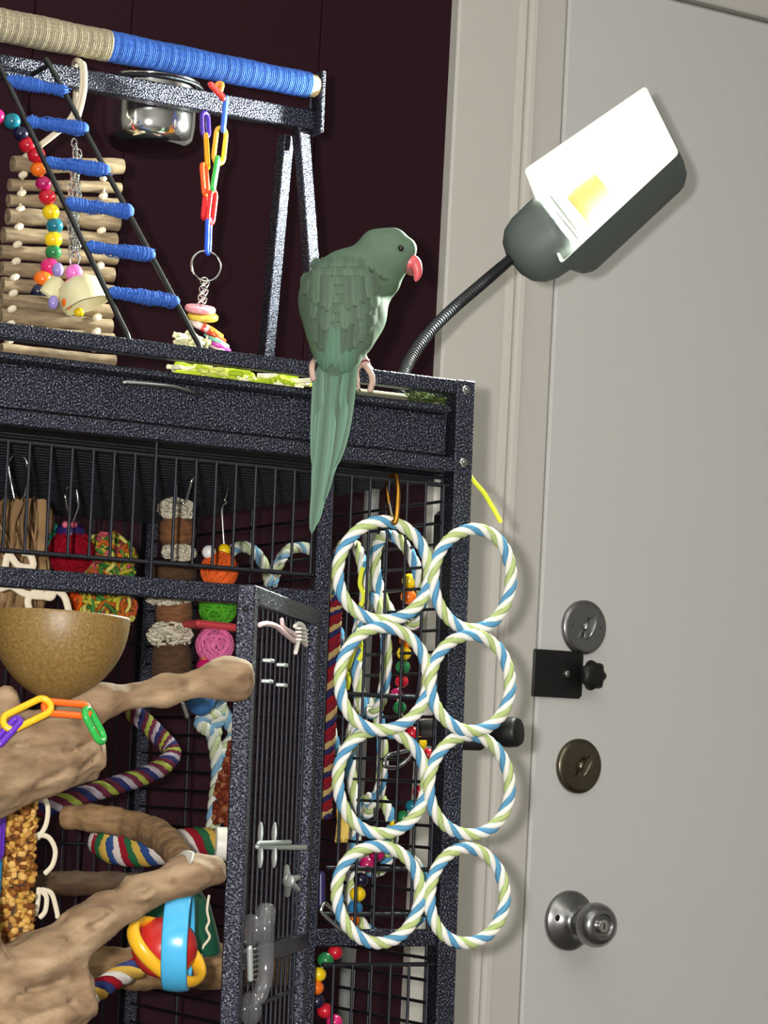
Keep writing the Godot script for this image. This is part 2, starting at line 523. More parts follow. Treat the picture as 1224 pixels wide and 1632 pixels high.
func room() -> void:
	var g := G.new()
	g.box(Vector3(-1.2, -0.05, 2.0), Vector3(6, 0.1, 5))
	struct(g, "floor", M.floor)
	g = G.new(); g.box(Vector3(-1.2, 2.55, 2.0), Vector3(6, 0.1, 5)); struct(g, "ceiling", M.ceiling)
	g = G.new(); g.box(Vector3(-4.05, 1.25, 2.0), Vector3(0.1, 2.4, 4.8)); struct(g, "wall_left", M.room)
	g = G.new(); g.box(Vector3(1.65, 1.25, 2.0), Vector3(0.1, 2.4, 4.8)); struct(g, "wall_right", M.room)
	g = G.new(); g.box(Vector3(-1.2, 1.25, 4.45), Vector3(5.6, 2.4, 0.1)); struct(g, "wall_front", M.room)
	# back wall: a core, burgundy boards in front of it, the door's opening on the right
	g = G.new()
	g.box(Vector3(-2.05, 1.25, -0.075), Vector3(3.9, 2.4, 0.13))
	g.box(Vector3(0.35, 2.33, -0.075), Vector3(0.9, 0.34, 0.13))
	g.box(Vector3(1.2, 1.25, -0.075), Vector3(0.8, 2.4, 0.13))
	var wall := struct(g, "wall_back", M.burgundy)
	var xs := [-4.0, -3.2, -2.4, -1.8, -1.37, -1.01, -0.7759, -0.6593, -0.4157, -0.225]
	for i in xs.size() - 1:
		g = G.new()
		g.box(Vector3((xs[i] + xs[i + 1]) / 2, 1.25, -0.005), Vector3(xs[i + 1] - xs[i] - 0.0012, 2.4, 0.01), 0.0015)
		struct(g, "board", M.burgundy, wall)
	# casing left of the door, with its moulded edge, jamb strip and head
	var prof := PackedVector2Array([Vector2(-0.236, 0), Vector2(-0.236, 0.014), Vector2(-0.233, 0.017), Vector2(-0.152, 0.017), Vector2(-0.150, 0.0145), Vector2(-0.147, 0.0145), Vector2(-0.145, 0.018), Vector2(-0.139, 0.0195), Vector2(-0.135, 0.017), Vector2(-0.133, 0.0135), Vector2(-0.130, 0.0135), Vector2(-0.127, 0.017), Vector2(-0.121, 0.018), Vector2(-0.118, 0.014), Vector2(-0.1175, 0.0)])
	var col := Transform3D(Basis(Vector3.RIGHT, Vector3.FORWARD, Vector3.UP), Vector3.ZERO)   # profile (x, out of the wall) pulled up
	col.basis = Basis(Vector3(1, 0, 0), Vector3(0, 0, 1), Vector3(0, 1, 0))
	g = G.new(); g.slab(prof, 0.02, 2.24, col); struct(g, "trim_1", M.white_paint)
	g = G.new()
	g.box(Vector3(-0.0935, 1.06, -0.012), Vector3(0.049, 2.12, 0.036), 0.002)
	g.box(Vector3(-0.0885, 1.06, -0.04), Vector3(0.059, 2.12, 0.05), 0.001)
	struct(g, "trim_2", M.white_paint)
	g = G.new()
	g.box(Vector3(0.34, 2.126, -0.012), Vector3(0.92, 0.026, 0.036), 0.002)
	g.box(Vector3(0.34, 2.19, 0.0), Vector3(0.92, 0.098, 0.034), 0.004)
	struct(g, "trim_3", M.white_paint)
	g = G.new()
	g.box(Vector3(0.36, 1.0575, -0.018), Vector3(0.846, 2.1, 0.04), 0.003)
	struct(g, "door_1", M.door_paint)
	g = G.new(); g.box(Vector3(-2.1, 0.06, 0.007), Vector3(3.7, 0.1, 0.014), 0.003); struct(g, "baseboard_back", M.white_paint)
	# ceiling lamp over the room, out of the frame
	var o := thing("ceiling_lamp", "square white ceiling lamp above the cage, out of the picture", "lamp", Vector3(-0.55, 2.5, 2.3), "", Transform3D.IDENTITY)
	g = G.new(); g.box(Vector3(-0.55, 2.475, 2.3), Vector3(0.4, 0.05, 0.4), 0.01); part(g, "housing", M.ceiling, o)
	g = G.new(); g.box(Vector3(-0.55, 2.437, 2.3), Vector3(0.36, 0.03, 0.36), 0.008)
	var em := mat(rgb(255, 240, 220), 0.6); em.emission_enabled = true; em.emission = rgb(255, 240, 220); em.emission_energy_multiplier = 1.5
	part(g, "diffuser", em, o)

func post(g: G, x: float, z: float, y0: float, y1: float, s := 0.012) -> void:
	g.box(Vector3(x, (y0 + y1) / 2, z), Vector3(s, y1 - y0, s), 0.0008)

func bird_cage() -> void:
	var XL := -0.69
	var D := 0.6
	var o := thing("bird_cage", "large dark hammered metal bird cage with a play top and open front door", "bird cage", Vector3(-0.345, -1.46, -0.3))
	var H: StandardMaterial3D = M.hammer
	var g: G
	for p in [[-0.006, -0.006], [XL + 0.006, -0.006], [-0.006, -D + 0.006], [XL + 0.006, -D + 0.006]]:
		g = G.new(); post(g, p[0], p[1], -1.46, 0.0, 0.017 if p == [-0.006, -0.006] else 0.013)
		part(g, "post", H, o)
	for p in [[-0.131, -0.006], [-0.559, -0.006]]:
		g = G.new(); post(g, p[0], p[1], -1.3, -0.0755); part(g, "post", H, o)
	# rails: front, sides, back
	var rails := [[0.0, -0.0115], [-0.064, -0.0755]]
	for r in rails:
		var cy: float = (r[0] + r[1]) / 2
		var hh: float = r[0] - r[1]
		g = G.new(); g.box(Vector3(XL / 2, cy, -0.006), Vector3(-XL - 0.026, hh, 0.012), 0.0008); part(g, "rail", H, o)
		g = G.new(); g.box(Vector3(XL / 2, cy, -D + 0.006), Vector3(-XL - 0.026, hh, 0.012), 0.0008); part(g, "rail", H, o)
		for x in [-0.006, XL + 0.006]:
			g = G.new(); g.box(Vector3(x, cy, -D / 2), Vector3(0.012, hh, D - 0.028), 0.0008); part(g, "rail", H, o)
	for r in [[-0.137, XL + 0.013, -0.180, -0.1945], [-0.0145, -0.125, -0.443, -0.456], [-0.0145, XL + 0.013, -0.80, -0.815], [-0.0145, XL + 0.013, -1.28, -1.30]]:
		g = G.new(); g.box(Vector3((r[0] + r[1]) / 2, (r[2] + r[3]) / 2, -0.006), Vector3(r[0] - r[1], r[2] - r[3], 0.0115), 0.0008); part(g, "rail", H, o)
	for x in [-0.006, XL + 0.006]:
		g = G.new(); g.box(Vector3(x, -0.81, -D / 2), Vector3(0.012, 0.013, D - 0.028), 0.0008); part(g, "rail", H, o)
	g = G.new(); g.box(Vector3(XL / 2, -0.81, -D + 0.006), Vector3(-XL - 0.026, 0.013, 0.012), 0.0008); part(g, "rail", H, o)
	# seed drawer between the rails: face with a lip above, pan behind
	g = G.new()
	g.box(Vector3(-0.34375, -0.0452, -0.011), Vector3(0.6535, 0.0335, 0.006), 0.0008)
	g.box(Vector3(-0.34325, -0.0248, -0.007), Vector3(0.6545, 0.0066, 0.013), 0.002)
	var dr := part(g, "drawer", H, o)
	g = G.new(); g.box(Vector3(XL / 2, -0.059, -D / 2), Vector3(-XL - 0.04, 0.003, D - 0.04)); part(g, "pan", M.dark, dr)
	g = G.new()
	g.tube(spl(PP([[194, 608, -0.008], [196, 610, 0.008], [205, 610, 0.011], [240, 613, 0.014], [275, 617, 0.014], [305, 625, 0.01], [318, 630, -0.008]]), 6), 0.0019, 8, false, Vector2(1, 1.5))
	part(g, "handle", M.nickel, dr)
	for x in [-0.007, XL + 0.007]:
		g = G.new(); g.box(Vector3(x, -0.046, -D / 2), Vector3(0.006, 0.035, D - 0.03)); part(g, "side_plate", H, o)
	g = G.new(); g.box(Vector3(XL / 2, -0.030, -D / 2), Vector3(-XL - 0.03, 0.0016, D - 0.03)); part(g, "tray", M.dark, o)
	for s in [[740, 621], [738.5, 737], [701, 1508 + 200]]:
		var c := P(s[0], s[1], 0.0015)
		c.x = -0.0062
		g = G.new(); g.lathe([Vector2(0, 0.0022), Vector2(0.0012, 0.0022), Vector2(0.0016, 0.0014), Vector2(0.0024, 0.0022), Vector2(0.0036, 0.0016), Vector2(0.0042, 0)], toward(Vector3.BACK, c), 16)
		part(g, "screw", M.chrome, o)
	# front wires
	var wr := 0.00135
	for k in range(-16, 24):
		var x := -0.3975 + 0.01715 * k
		if absf(x + 0.131) < 0.006 or absf(x + 0.559) < 0.006: continue
		var spans := []
		if x > -0.125: spans = [[-0.087, -0.443], [-0.4705, -0.80]]
		elif x > -0.559: spans = [[-0.0868 if k != 7 else -0.076, -0.1675 if k != 7 else -0.18]]
		else: spans = [[-0.087, -0.80]]
		for s in spans:
			g = G.new(); g.tube(PackedVector3Array([Vector3(x, s[0], -0.004), Vector3(x, s[1], -0.004)]), wr, 6, false, Vector2.ONE, Vector3.ZERO, false)
			part(g, "bar", M.wire, o)
	for s in [[-0.0865, XL, 0.0], [-0.1677, XL, -0.137], [-0.2593, -0.125, -0.012], [-0.3957, -0.125, -0.012], [-0.4313, -0.125, -0.012], [-0.4705, -0.125, -0.012]]:
		g = G.new(); g.tube(PackedVector3Array([Vector3(s[1] + 0.01, s[0], -0.006), Vector3(s[2] - 0.01 * int(s[2] == 0.0), s[0], -0.006)]), 0.0018, 6, false, Vector2.ONE, Vector3.ZERO, false)
		part(g, "cross_bar", M.wire, o)
	# right side and left side: horizontal wires with a few uprights; back: upright wires; top: wires front to back
	for k in 40:
		var y := -0.0969 - 0.01765 * k
		for x in [-0.006, XL + 0.006]:
			if x < -0.1 and k % 2: continue
			g = G.new(); g.tube(PackedVector3Array([Vector3(x, y, -0.012), Vector3(x, y, -D + 0.012)]), wr, 6, false, Vector2.ONE, Vector3.ZERO, false)
			part(g, "bar", M.wire, o)
	for z in [-0.034, -0.125, -0.25, -0.375, -0.49]:
		g = G.new(); g.tube(PackedVector3Array([Vector3(-0.0035, -0.07, z), Vector3(-0.0035, -0.8, z)]), 0.0016, 6, false, Vector2.ONE, Vector3.ZERO, false)
		part(g, "cross_bar", M.wire, o)
	for k in 39:
		var x := XL + 0.0215 + 0.01715 * k
		g = G.new(); g.tube(PackedVector3Array([Vector3(x, -0.07, -D + 0.006), Vector3(x, -0.8, -D + 0.006)]), wr, 6, false, Vector2.ONE, Vector3.ZERO, false)
		part(g, "bar", M.wire, o)
	for y in [-0.2, -0.4, -0.6]:
		g = G.new(); g.tube(PackedVector3Array([Vector3(XL, y, -D + 0.009), Vector3(0, y, -D + 0.009)]), 0.0016, 6, false, Vector2.ONE, Vector3.ZERO, false)
		part(g, "cross_bar", M.wire, o)
	for k in 33:
		g = G.new(); g.tube(PackedVector3Array([Vector3(XL + 0.01, -0.079, -0.02 - 0.01715 * k), Vector3(-0.01, -0.079, -0.02 - 0.01715 * k)]), wr, 6, false, Vector2.ONE, Vector3.ZERO, false)
		part(g, "bar", M.wire, o)
	g = G.new(); g.box(Vector3(XL / 2, -1.2, -D / 2), Vector3(-XL - 0.03, 0.004, D - 0.03)); part(g, "floor_pan", H, o)
	# the open door, hinged at the post, swung out towards the camera
	var hin := Vector3(-0.140, -0.196, 0.004)
	var dv := Vector3(-0.161, 0, 0.198)
	var dl := dv.length()
	var db := Basis(dv / dl, Vector3.UP, (dv / dl).cross(Vector3.UP))
	var dx := Transform3D(db, hin)
	var dd := func(u: float, y: float, w := 0.0) -> Vector3: return dx * Vector3(u, y, w)
	g = G.new()
	var bb := func(u: float, y: float, su: float, sy: float) -> void: g.box(dx * Vector3(u, y, 0), Vector3(su, sy, 0.0125), 0.0008, db)
	bb.call(dl - 0.006, -0.31, 0.0125, 0.62)
	bb.call(0.008, -0.31, 0.012, 0.62)
	bb.call(dl / 2, -0.0062, dl - 0.025, 0.0125)
	bb.call(dl / 2, -0.6138, dl - 0.025, 0.0125)
	bb.call(dl / 2, -0.2545, dl - 0.025, 0.0125)
	var door := part(g, "door", H, o)
	for k in 13:
		var u := 0.024 + 0.0172 * k
		g = G.new()
		g.tube(PackedVector3Array([dd.call(u, -0.0125), dd.call(u, -0.61)]), 0.0013, 6, false, Vector2.ONE, Vector3.ZERO, false)
		part(g, "bar", M.wire, door)
	g = G.new(); g.tube(PackedVector3Array([dd.call(0.01, -0.2905), dd.call(dl - 0.01, -0.2905)]), 0.0018, 6); part(g, "cross_bar", M.wire, door)
	g = G.new(); g.ball(dd.call(dl + 0.0002, -0.0165), Vector3(0.0022, 0.0022, 0.0022), 10); part(g, "bolt_hole", M.dark, door)
	# clips on the door: four short bright loops, a hook bar, a rose, a latch
	var outn := db.z if db.z.x > 0.0 else -db.z
	for s in [[428, 1053], [450, 1060], [426, 1086], [449, 1092]]:
		g = G.new(); g.box(PL(s[0], s[1], hin + outn * 0.006, outn), Vector3(0.012, 0.0026, 0.0068), 0.0006, db); part(g, "clip", M.pale_steel, door)

func play_top() -> void:
	var o := thing("play_stand", "dark speckled metal play stand rising from the cage top", "play stand", P(490, 575, -0.27))
	var zr := -0.27
	var a := P(-60, 88.0, zr); var b := P(506, 196, zr)
	var y := P(250, (115 + 82) / 2.0 + 48.0, zr).y
	var g := G.new()
	var h := 0.0185
	g.box(Vector3((a.x + b.x) / 2, y, zr - 0.006), Vector3(b.x - a.x, h, 0.012), 0.001)
	part(g, "rail", M.hammer, o)
	var t1 := P(480, 206, zr - 0.006)
	var t0 := P(508, 590, -0.235)
	g = G.new(); g.bar(t1, t0 + (t0 - t1) * 0.3, 0.0125, 0.010, Vector3(0.2, 0.1, 0.97)); part(g, "leg", M.hammer, o)
	var s1 := P(456, 216, zr - 0.02)
	var s0 := P(424, 568, -0.31)
	g = G.new(); g.bar(s1, s0 + (s0 - s1) * 0.32, 0.0125, 0.010, Vector3(0.30, 0.15, 0.93)); part(g, "leg", M.hammer, o)
	g = G.new(); g.tube(PackedVector3Array([P(470, 218, zr - 0.012), P(472, 236, zr - 0.012)]), 0.003, 8); part(g, "bolt", M.wire, o)
	# end plate of the perch, upright behind the rail's end
	g = G.new(); g.box(P(507, 165, zr + 0.004), Vector3(0.004, 0.058, 0.02), 0.001); part(g, "end_plate", M.hammer, o)
	g = G.new(); g.tube(PackedVector3Array([P(495, 155, zr + 0.002), P(495, 172, zr + 0.002)]), 0.0022, 8); part(g, "bolt", M.wire, o)
	# wrapped perch over the rail
	o = thing("wrapped_perch", "long round wooden perch wrapped in tan and bright blue twine over the play stand", "perch", P(250, 95, zr))
	var p0 := P(-60, 28, zr + 0.004); var p1 := P(503, 138, zr + 0.004)
	var wrap := func(u0: float, u1: float, r0: float, r1: float, turns: int) -> G:
		var gg := G.new()
		var pts := PackedVector3Array(); var rad := []
		for i in turns * 4 + 1:
			var u := lerpf(u0, u1, float(i) / (turns * 4))
			pts.append(p0.lerp(p1, u))
			rad.append(lerpf(r0, r1, float(i) / (turns * 4)) + 0.0004 * sin(i * PI / 2) + 0.00025 * sin(i * 0.37) * sin(i * 0.113) + 0.0003 * sin(i * 0.051))
		gg.tube(pts, rad, 22, false, Vector2.ONE, Vector3.ZERO, false)
		return gg
	var sep := 222.0 / 563.0
	part(wrap.call(0.0, sep, 0.0148, 0.0134, 70), "tan_twine", M.tan_twine, o)
	part(wrap.call(sep, 0.978, 0.0133, 0.0114, 105), "blue_twine", M.blue_twine, o)
	g = G.new()
	g.tube(PackedVector3Array([p0.lerp(p1, 0.02), p0.lerp(p1, 0.998), p0.lerp(p1, 1.004)]), [0.011, 0.0102, 0.0085], 22, false, Vector2.ONE, Vector3.ZERO, false)
	part(g, "wood_core", M.pale_wood, o)

func desk_lamp() -> void:
	var d0 := 2.38
	var s := d0 / FPX
	var B := Basis(rt, up, -fw)
	var c0 := Q(962, 275, d0)
	var nn := Vector3(-0.36, 0.24, 0.9).normalized()
	var q := func(x: float, y: float, back := 0.0) -> Vector3:   # a point of the opening, then back into the shade
		var p := Vector3((x - 962) * s, -(y - 275) * s, 0)
		p.z = -(nn.x * p.x + nn.y * p.y) / nn.z
		return c0 + B * (p - nn * back)
	var o := thing("desk_lamp", "lit grey gooseneck lamp with a white bulb in a square shade before the door", "lamp", Q(640, 620, 2.24), "", Transform3D.IDENTITY)
	var oc := [Vector2(838, 263), Vector2(1030, 135), Vector2(1078, 250), Vector2(893, 422)]
	var shell := func(inset: float, depth0: float, depth1: float, k: float) -> Array:   # rings of rounded corners
		var rows := []
		for j in 5:
			var u := j / 4.0
			var dep := lerpf(depth0, depth1, sin(u * PI / 2))
			var sc := 1.0 - k * (1.0 - cos(u * PI / 2))
			var ring := []
			var mid := Vector2(962, 275)
			for i in 4:
				var pc: Vector2 = mid + (oc[i] - mid) * (1.0 - inset) * sc
				var pa: Vector2 = mid + (oc[(i + 3) % 4] - mid) * (1.0 - inset) * sc
				var pb: Vector2 = mid + (oc[(i + 1) % 4] - mid) * (1.0 - inset) * sc
				var r := 7.0 + 12.0 * u
				var e0 := pc + (pa - pc).normalized() * r
				var e1 := pc + (pb - pc).normalized() * r
				for m in 4:
					var w := m / 3.0
					var pp := e0.lerp(pc, w).lerp(pc.lerp(e1, w), w)
					ring.append(q.call(pp.x, pp.y, dep))
			rows.append(ring)
		return rows
	var skin := func(rows: Array, inward: bool) -> G:
		var g := G.new()
		var m: int = rows[0].size()
		var cen: Vector3 = q.call(962, 275, 0.03)
		for j in rows.size() - 1:
			for k in m:
				var pa: Vector3 = rows[j][k]; var pb: Vector3 = rows[j][(k + 1) % m]; var pc: Vector3 = rows[j + 1][(k + 1) % m]; var pd: Vector3 = rows[j + 1][k]
				var f := (pb - pa).cross(pd - pa).normalized()
				if f.dot((pa + pc) / 2 - cen) < 0.0: f = -f
				if inward: f = -f
				g.quad(g.vert(pa, f), g.vert(pb, f), g.vert(pc, f), g.vert(pd, f))
		var lr: Array = rows[rows.size() - 1]
		var nf: Vector3 = B * (nn if inward else -nn)
		var ids := []
		for p in lr: ids.append(g.vert(p, nf))
		for k in range(1, m - 1): g.tri(ids[0], ids[k], ids[k + 1])
		return g
	var outer: Array = shell.call(0.0, 0.0, 0.078, 0.24)
	var inner: Array = shell.call(0.035, 0.001, 0.055, 0.22)
	part(skin.call(outer, false), "shade", M.lamp_grey, o)
	var g: G = skin.call(inner, true)
	for k in outer[0].size():
		var k2: int = (k + 1) % outer[0].size()
		var nv: Vector3 = B * nn
		g.quad(g.vert(outer[0][k], nv), g.vert(outer[0][k2], nv), g.vert(inner[0][k2], nv), g.vert(inner[0][k], nv))
	part(g, "reflector", M.lamp_white, o)
	# socket collar, bulb base and spiral tube along the shade's long axis
	var ax0: Vector3 = q.call(896, 338, 0.022)
	var ax1: Vector3 = q.call(1035, 228, 0.022)
	var ax := (ax1 - ax0).normalized()
	g = G.new()
	g.lathe([Vector2(0, -0.066), Vector2(0.012, -0.0655), Vector2(0.023, -0.061), Vector2(0.0315, -0.052), Vector2(0.0355, -0.04), Vector2(0.0365, -0.028), Vector2(0.0375, -0.018), Vector2(0.0375, -0.004), Vector2(0, -0.004)], toward(ax, ax0), 32)
	part(g, "collar", M.lamp_grey, o)
	g = G.new()
	g.lathe([Vector2(0.0, 0.0), Vector2(0.031, 0.0), Vector2(0.031, 0.004), Vector2(0.026, 0.004), Vector2(0.025, 0.012), Vector2(0.022, 0.013), Vector2(0.021, 0.003), Vector2(0, 0.003)], toward(ax, ax0), 32)
	part(g, "socket", M.lamp_socket, o)
	g = G.new()
	g.lathe([Vector2(0.0, 0.003), Vector2(0.015, 0.003), Vector2(0.0165, 0.012), Vector2(0.0215, 0.016), Vector2(0.0225, 0.022), Vector2(0.0225, 0.046), Vector2(0.020, 0.051), Vector2(0, 0.052)], toward(ax, ax0), 28)
	var base := part(g, "bulb_base", M.bulb_base, o)
	g = G.new()
	var hel := PackedVector3Array()
	var tf := toward(ax, ax0)
	for i in 97:
		var u := i / 96.0
		hel.append(tf * Vector3(cos(u * TAU * 3.5) * 0.0175, lerpf(0.056, 0.108, u), sin(u * TAU * 3.5) * 0.0175))
	g.tube(hel, 0.0062, 10)
	part(g, "glowing_tube", M.glow, base)
	# gooseneck
	var neck := PackedVector3Array()
	var rad := []
	var pth := spl(PackedVector3Array([Q(832, 398, 2.40), Q(800, 425, 2.40), Q(765, 455, 2.39), Q(722, 492, 2.36), Q(684, 530, 2.32), Q(655, 570, 2.28), Q(640, 605, 2.25), Q(634, 640, 2.24)]), 72)
	for i in pth.size():
		neck.append(pth[i]); rad.append(0.0051 + 0.0007 * sin(i * PI / 3.0))
	g = G.new(); g.tube(neck, rad, 12)
	part(g, "gooseneck", M.neck, o)
	g = G.new()
	var cl := cage.affine_inverse() * Q(634, 640, 2.24)
	g.box(cage * Vector3(cl.x, cl.y - 0.012, cl.z), Vector3(0.03, 0.03, 0.035), 0.004, cage.basis)
	part(g, "clamp", M.black_plastic, o)
	var bulb := OmniLight3D.new()
	bulb.name = "bulb_light"
	bulb.position = ax0 + ax * 0.084
	bulb.light_energy = 2.2; bulb.light_color = rgb(246, 255, 240); bulb.light_size = 0.02
	bulb.omni_range = 12.0; bulb.omni_attenuation = 2.0; bulb.shadow_enabled = true
	add_child(bulb)

# ---- the parrot ----
const BIRD := [[553, 440, -62, 541, 480, -40, 50, 66], [546, 470, -40, 545, 520, -12, 67, 57], [543, 520, -12, 538, 566, 12, 56, 38], [538, 562, 8, 534, 604, 18, 36, 14], [570, 436, -60, 602, 408, -52, 44, 37], [604, 402, -52, 621, 402, -50, 38, 37], [626, 389, -50, 648, 391, -48, 26, 16.5], [612, 420, -54, 606, 440, -52, 32, 34], [597, 377, -52, 630, 374, -50, 15, 13], [575, 470, -48, 574, 500, -30, 44, 42]]
var bones := []
func bird_d(p: Vector3) -> float:
	var d := 1e9
	for b in bones:
		var a: Vector3 = b[0]
		var ab: Vector3 = b[1]
		var h := clampf((p - a).dot(ab) / b[4], 0.0, 1.0)
		var e := (p - a - ab * h).length() - lerpf(b[2], b[3], h)
		var k := maxf(14.0 - absf(d - e), 0.0) / 14.0
		d = minf(d, e) - k * k * 3.5
	return d
func bird_z(x: float, y: float) -> float:
	var z := 120.0
	var best := 1e9
	var bz := -40.0
	for i in 40:
		var d := bird_d(Vector3(x, y, z))
		if d < best:
			best = d; bz = z
		if d < 0.4: return z
		z -= maxf(d * 0.9, 0.6)
		if z < -150.0: break
	return bz - maxf(best, 0.0) * 1.5
func feather(g: G, x0: float, y0: float, x1: float, y1: float, w: float, lift: float, c: Color, dome := 2.0, ramp := 0.35) -> void:
	var a := Vector2(x0 - 548, -(y0 - 600)); var b := Vector2(x1 - 548, -(y1 - 600))
	var ln := a.distance_to(b)
	var nu := clampi(int(ln / 4.0), 5, 26)
	var d := (b - a) / ln
	var pr := Vector2(-d.y, d.x)
	var pts := []
	for i in nu + 1:
		var s := float(i) / nu
		var ww := w * minf(1.0, ramp + s * 2.2) * sqrt(maxf(0.0, 1.0 - pow(maxf(0.0, (s - 0.62) / 0.38), 2.4)))
		var row := []
		for j in 7:
			var v := (j - 3) / 3.0
			var pp := a + d * ln * s + pr * v * ww
			var z := bird_z(pp.x, pp.y) + lift * 0.6 * smoothstep(0.0, 0.7, s) - 2.2 * (1.0 - smoothstep(0.0, 0.35, s)) + dome * 0.7 * (1.0 - v * v) - (1.2 if absf(v) > 0.9 else 0.0)
			row.append(Vector3(pp.x, pp.y, z))
		pts.append(row)
	var ids := []
	for i in nu + 1:
		var row := []
		for j in 7:
			var dx: Vector3 = pts[i][mini(j + 1, 6)] - pts[i][maxi(j - 1, 0)]
			var dy: Vector3 = pts[mini(i + 1, nu)][j] - pts[maxi(i - 1, 0)][j]
			var n := dx.cross(dy)
			n = Vector3.BACK if n.length() < 1e-6 else n.normalized() * signf(n.z if absf(n.z) > 1e-6 else 1.0)
			var v := absf(j - 3) / 3.0
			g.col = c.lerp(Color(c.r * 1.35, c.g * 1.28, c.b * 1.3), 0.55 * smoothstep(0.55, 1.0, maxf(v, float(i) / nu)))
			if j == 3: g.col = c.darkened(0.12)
			row.append(g.vert(pts[i][j] / 2005.0, n))
		ids.append(row)
	for i in nu:
		for j in 6: g.quad(ids[i][j], ids[i][j + 1], ids[i + 1][j + 1], ids[i + 1][j])
func parrot() -> void:
	bones = []
	for b in BIRD:
		var a := Vector3(b[0] - 548, 600 - b[1], b[2]); var e := Vector3(b[3] - 548, 600 - b[4], b[5])
		bones.append([a, e - a, float(b[6]), float(b[7]), maxf((e - a).length_squared(), 1e-6)])
	var fr := Transform3D(Basis(rt, up, -fw), cage * P(548, 600, -0.004))
	var o := thing("parrot", "pale green ring-necked parrot with a red beak perched on the cage rim", "parrot", Vector3.ZERO, "", fr)
	var bp := func(x: float, y: float, z: float) -> Vector3: return Vector3(x - 548, 600 - y, z) / 2005.0
	var nz := FastNoiseLite.new(); nz.seed = 4; nz.frequency = 0.09; nz.fractal_octaves = 2
	var g := G.new()
	var body_c := lin(92, 113, 95); var mant := lin(84, 101, 85); var chest := lin(80, 102, 80)
	g.nets(func(p: Vector3) -> float: return bird_d(p * 2005.0) / 2005.0, Vector3(-86, -40, -140) / 2005.0, Vector3(140, 245, 75) / 2005.0, 0.0021, func(p: Vector3, n: Vector3) -> Color:
		var q := p * 2005.0
		var c := body_c.lerp(chest, clampf((q.x - 20.0) / 50.0, 0.0, 1.0) * clampf((180.0 - q.y) / 30.0, 0.0, 1.0))
		c = c.lerp(mant, clampf((q.z + 30.0) / 40.0, 0.0, 1.0) * clampf((q.y - 60.0) / 40.0, 0.0, 1.0) * clampf((200.0 - q.y) / 30.0, 0.0, 1.0))
		# the thin dark line of the ring on the cheek's lower edge
		var rl := absf(Vector2(q.x - 84.0, q.y - 215.0).length() - 62.0)
		if q.x < 70.0 and q.x > 40.0 and q.y < 186.0 and q.y > 145.0 and rl < 2.6: c = c.darkened(0.5)
		return c * (1.0 + 0.10 * nz.get_noise_3dv(q)))
	part(g, "body", M.feathers, o)
	# small feathers over the back and shoulders, then each wing with long feathers
	var tones := [lin(83, 100, 85), lin(88, 107, 91), lin(80, 97, 83), lin(91, 112, 94)]
	var small := G.new()
	for r in 9:
		for k in 9:
			var y := 404.0 + r * 15.0
			var x := 497.0 + k * 12.0 + (6.0 if r % 2 else 0.0) - (r - 4) * 1.5
			if x < 484 + absf(r - 4) * 3 or x > 600 - absf(r - 3) * 5: continue
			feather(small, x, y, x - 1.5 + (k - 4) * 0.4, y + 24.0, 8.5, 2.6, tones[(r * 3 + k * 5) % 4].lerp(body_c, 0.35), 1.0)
	part(small, "back_feathers", M.feathers, o)
	for side in 2:
		var wing := Node3D.new()
		var wg := G.new()
		var long: Array = [[[590, 452, 594, 522], [588, 456, 586, 537], [583, 458, 577, 548], [577, 458, 567, 558], [570, 458, 557, 565], [562, 460, 546, 570]], [[488, 452, 497, 520], [492, 456, 500, 536], [498, 458, 505, 550], [505, 460, 511, 562], [513, 460, 517, 566]]][side]
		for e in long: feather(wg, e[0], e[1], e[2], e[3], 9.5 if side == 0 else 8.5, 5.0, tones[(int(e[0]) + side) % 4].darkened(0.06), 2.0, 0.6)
		var w := part(wg, "wing", M.feathers, o)
		wing.free()
		var cov: Array = [[[594, 432, 598, 470], [586, 430, 590, 478], [577, 428, 580, 486], [567, 428, 568, 492], [557, 428, 556, 498], [597, 455, 597, 494], [588, 462, 588, 506], [577, 466, 576, 514], [566, 470, 564, 522], [554, 472, 550, 530]], [[486, 430, 488, 470], [494, 428, 496, 480], [503, 426, 505, 488], [513, 426, 514, 494], [523, 430, 522, 500], [489, 460, 493, 500], [498, 466, 501, 512], [508, 470, 510, 522], [519, 474, 519, 532]]][side]
		var cg := G.new()
		for i in cov.size():
			var e: Array = cov[i]
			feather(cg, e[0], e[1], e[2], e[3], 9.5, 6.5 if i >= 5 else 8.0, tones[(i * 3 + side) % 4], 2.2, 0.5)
		part(cg, "covert_feathers", M.feathers, w)
	var rump := G.new()
	for e in [[530, 500, 528, 585], [540, 505, 536, 590], [522, 520, 520, 592], [550, 520, 546, 596], [560, 540, 556, 600], [514, 545, 514, 598]]:
		feather(rump, e[0], e[1], e[2], e[3], 8.0, 5.0, lin(90, 122, 102), 2.0, 0.5)
	part(rump, "rump_feathers", M.feathers, o)
	# tail: long tapering feathers, each its own
	var tails := [[509, 575, 507, 690, 504, 752, 9, 44, 0], [562, 578, 552, 690, 533, 748, 10, 40, 1], [554, 578, 546, 700, 524, 770, 9, 46, 2], [546, 580, 536, 715, 517, 800, 9, 52, 1], [518, 580, 511, 720, 503, 812, 9, 54, 3], [536, 582, 524, 730, 506, 838, 9, 60, 2], [526, 582, 517, 730, 499, 851, 10, 66, 0]]
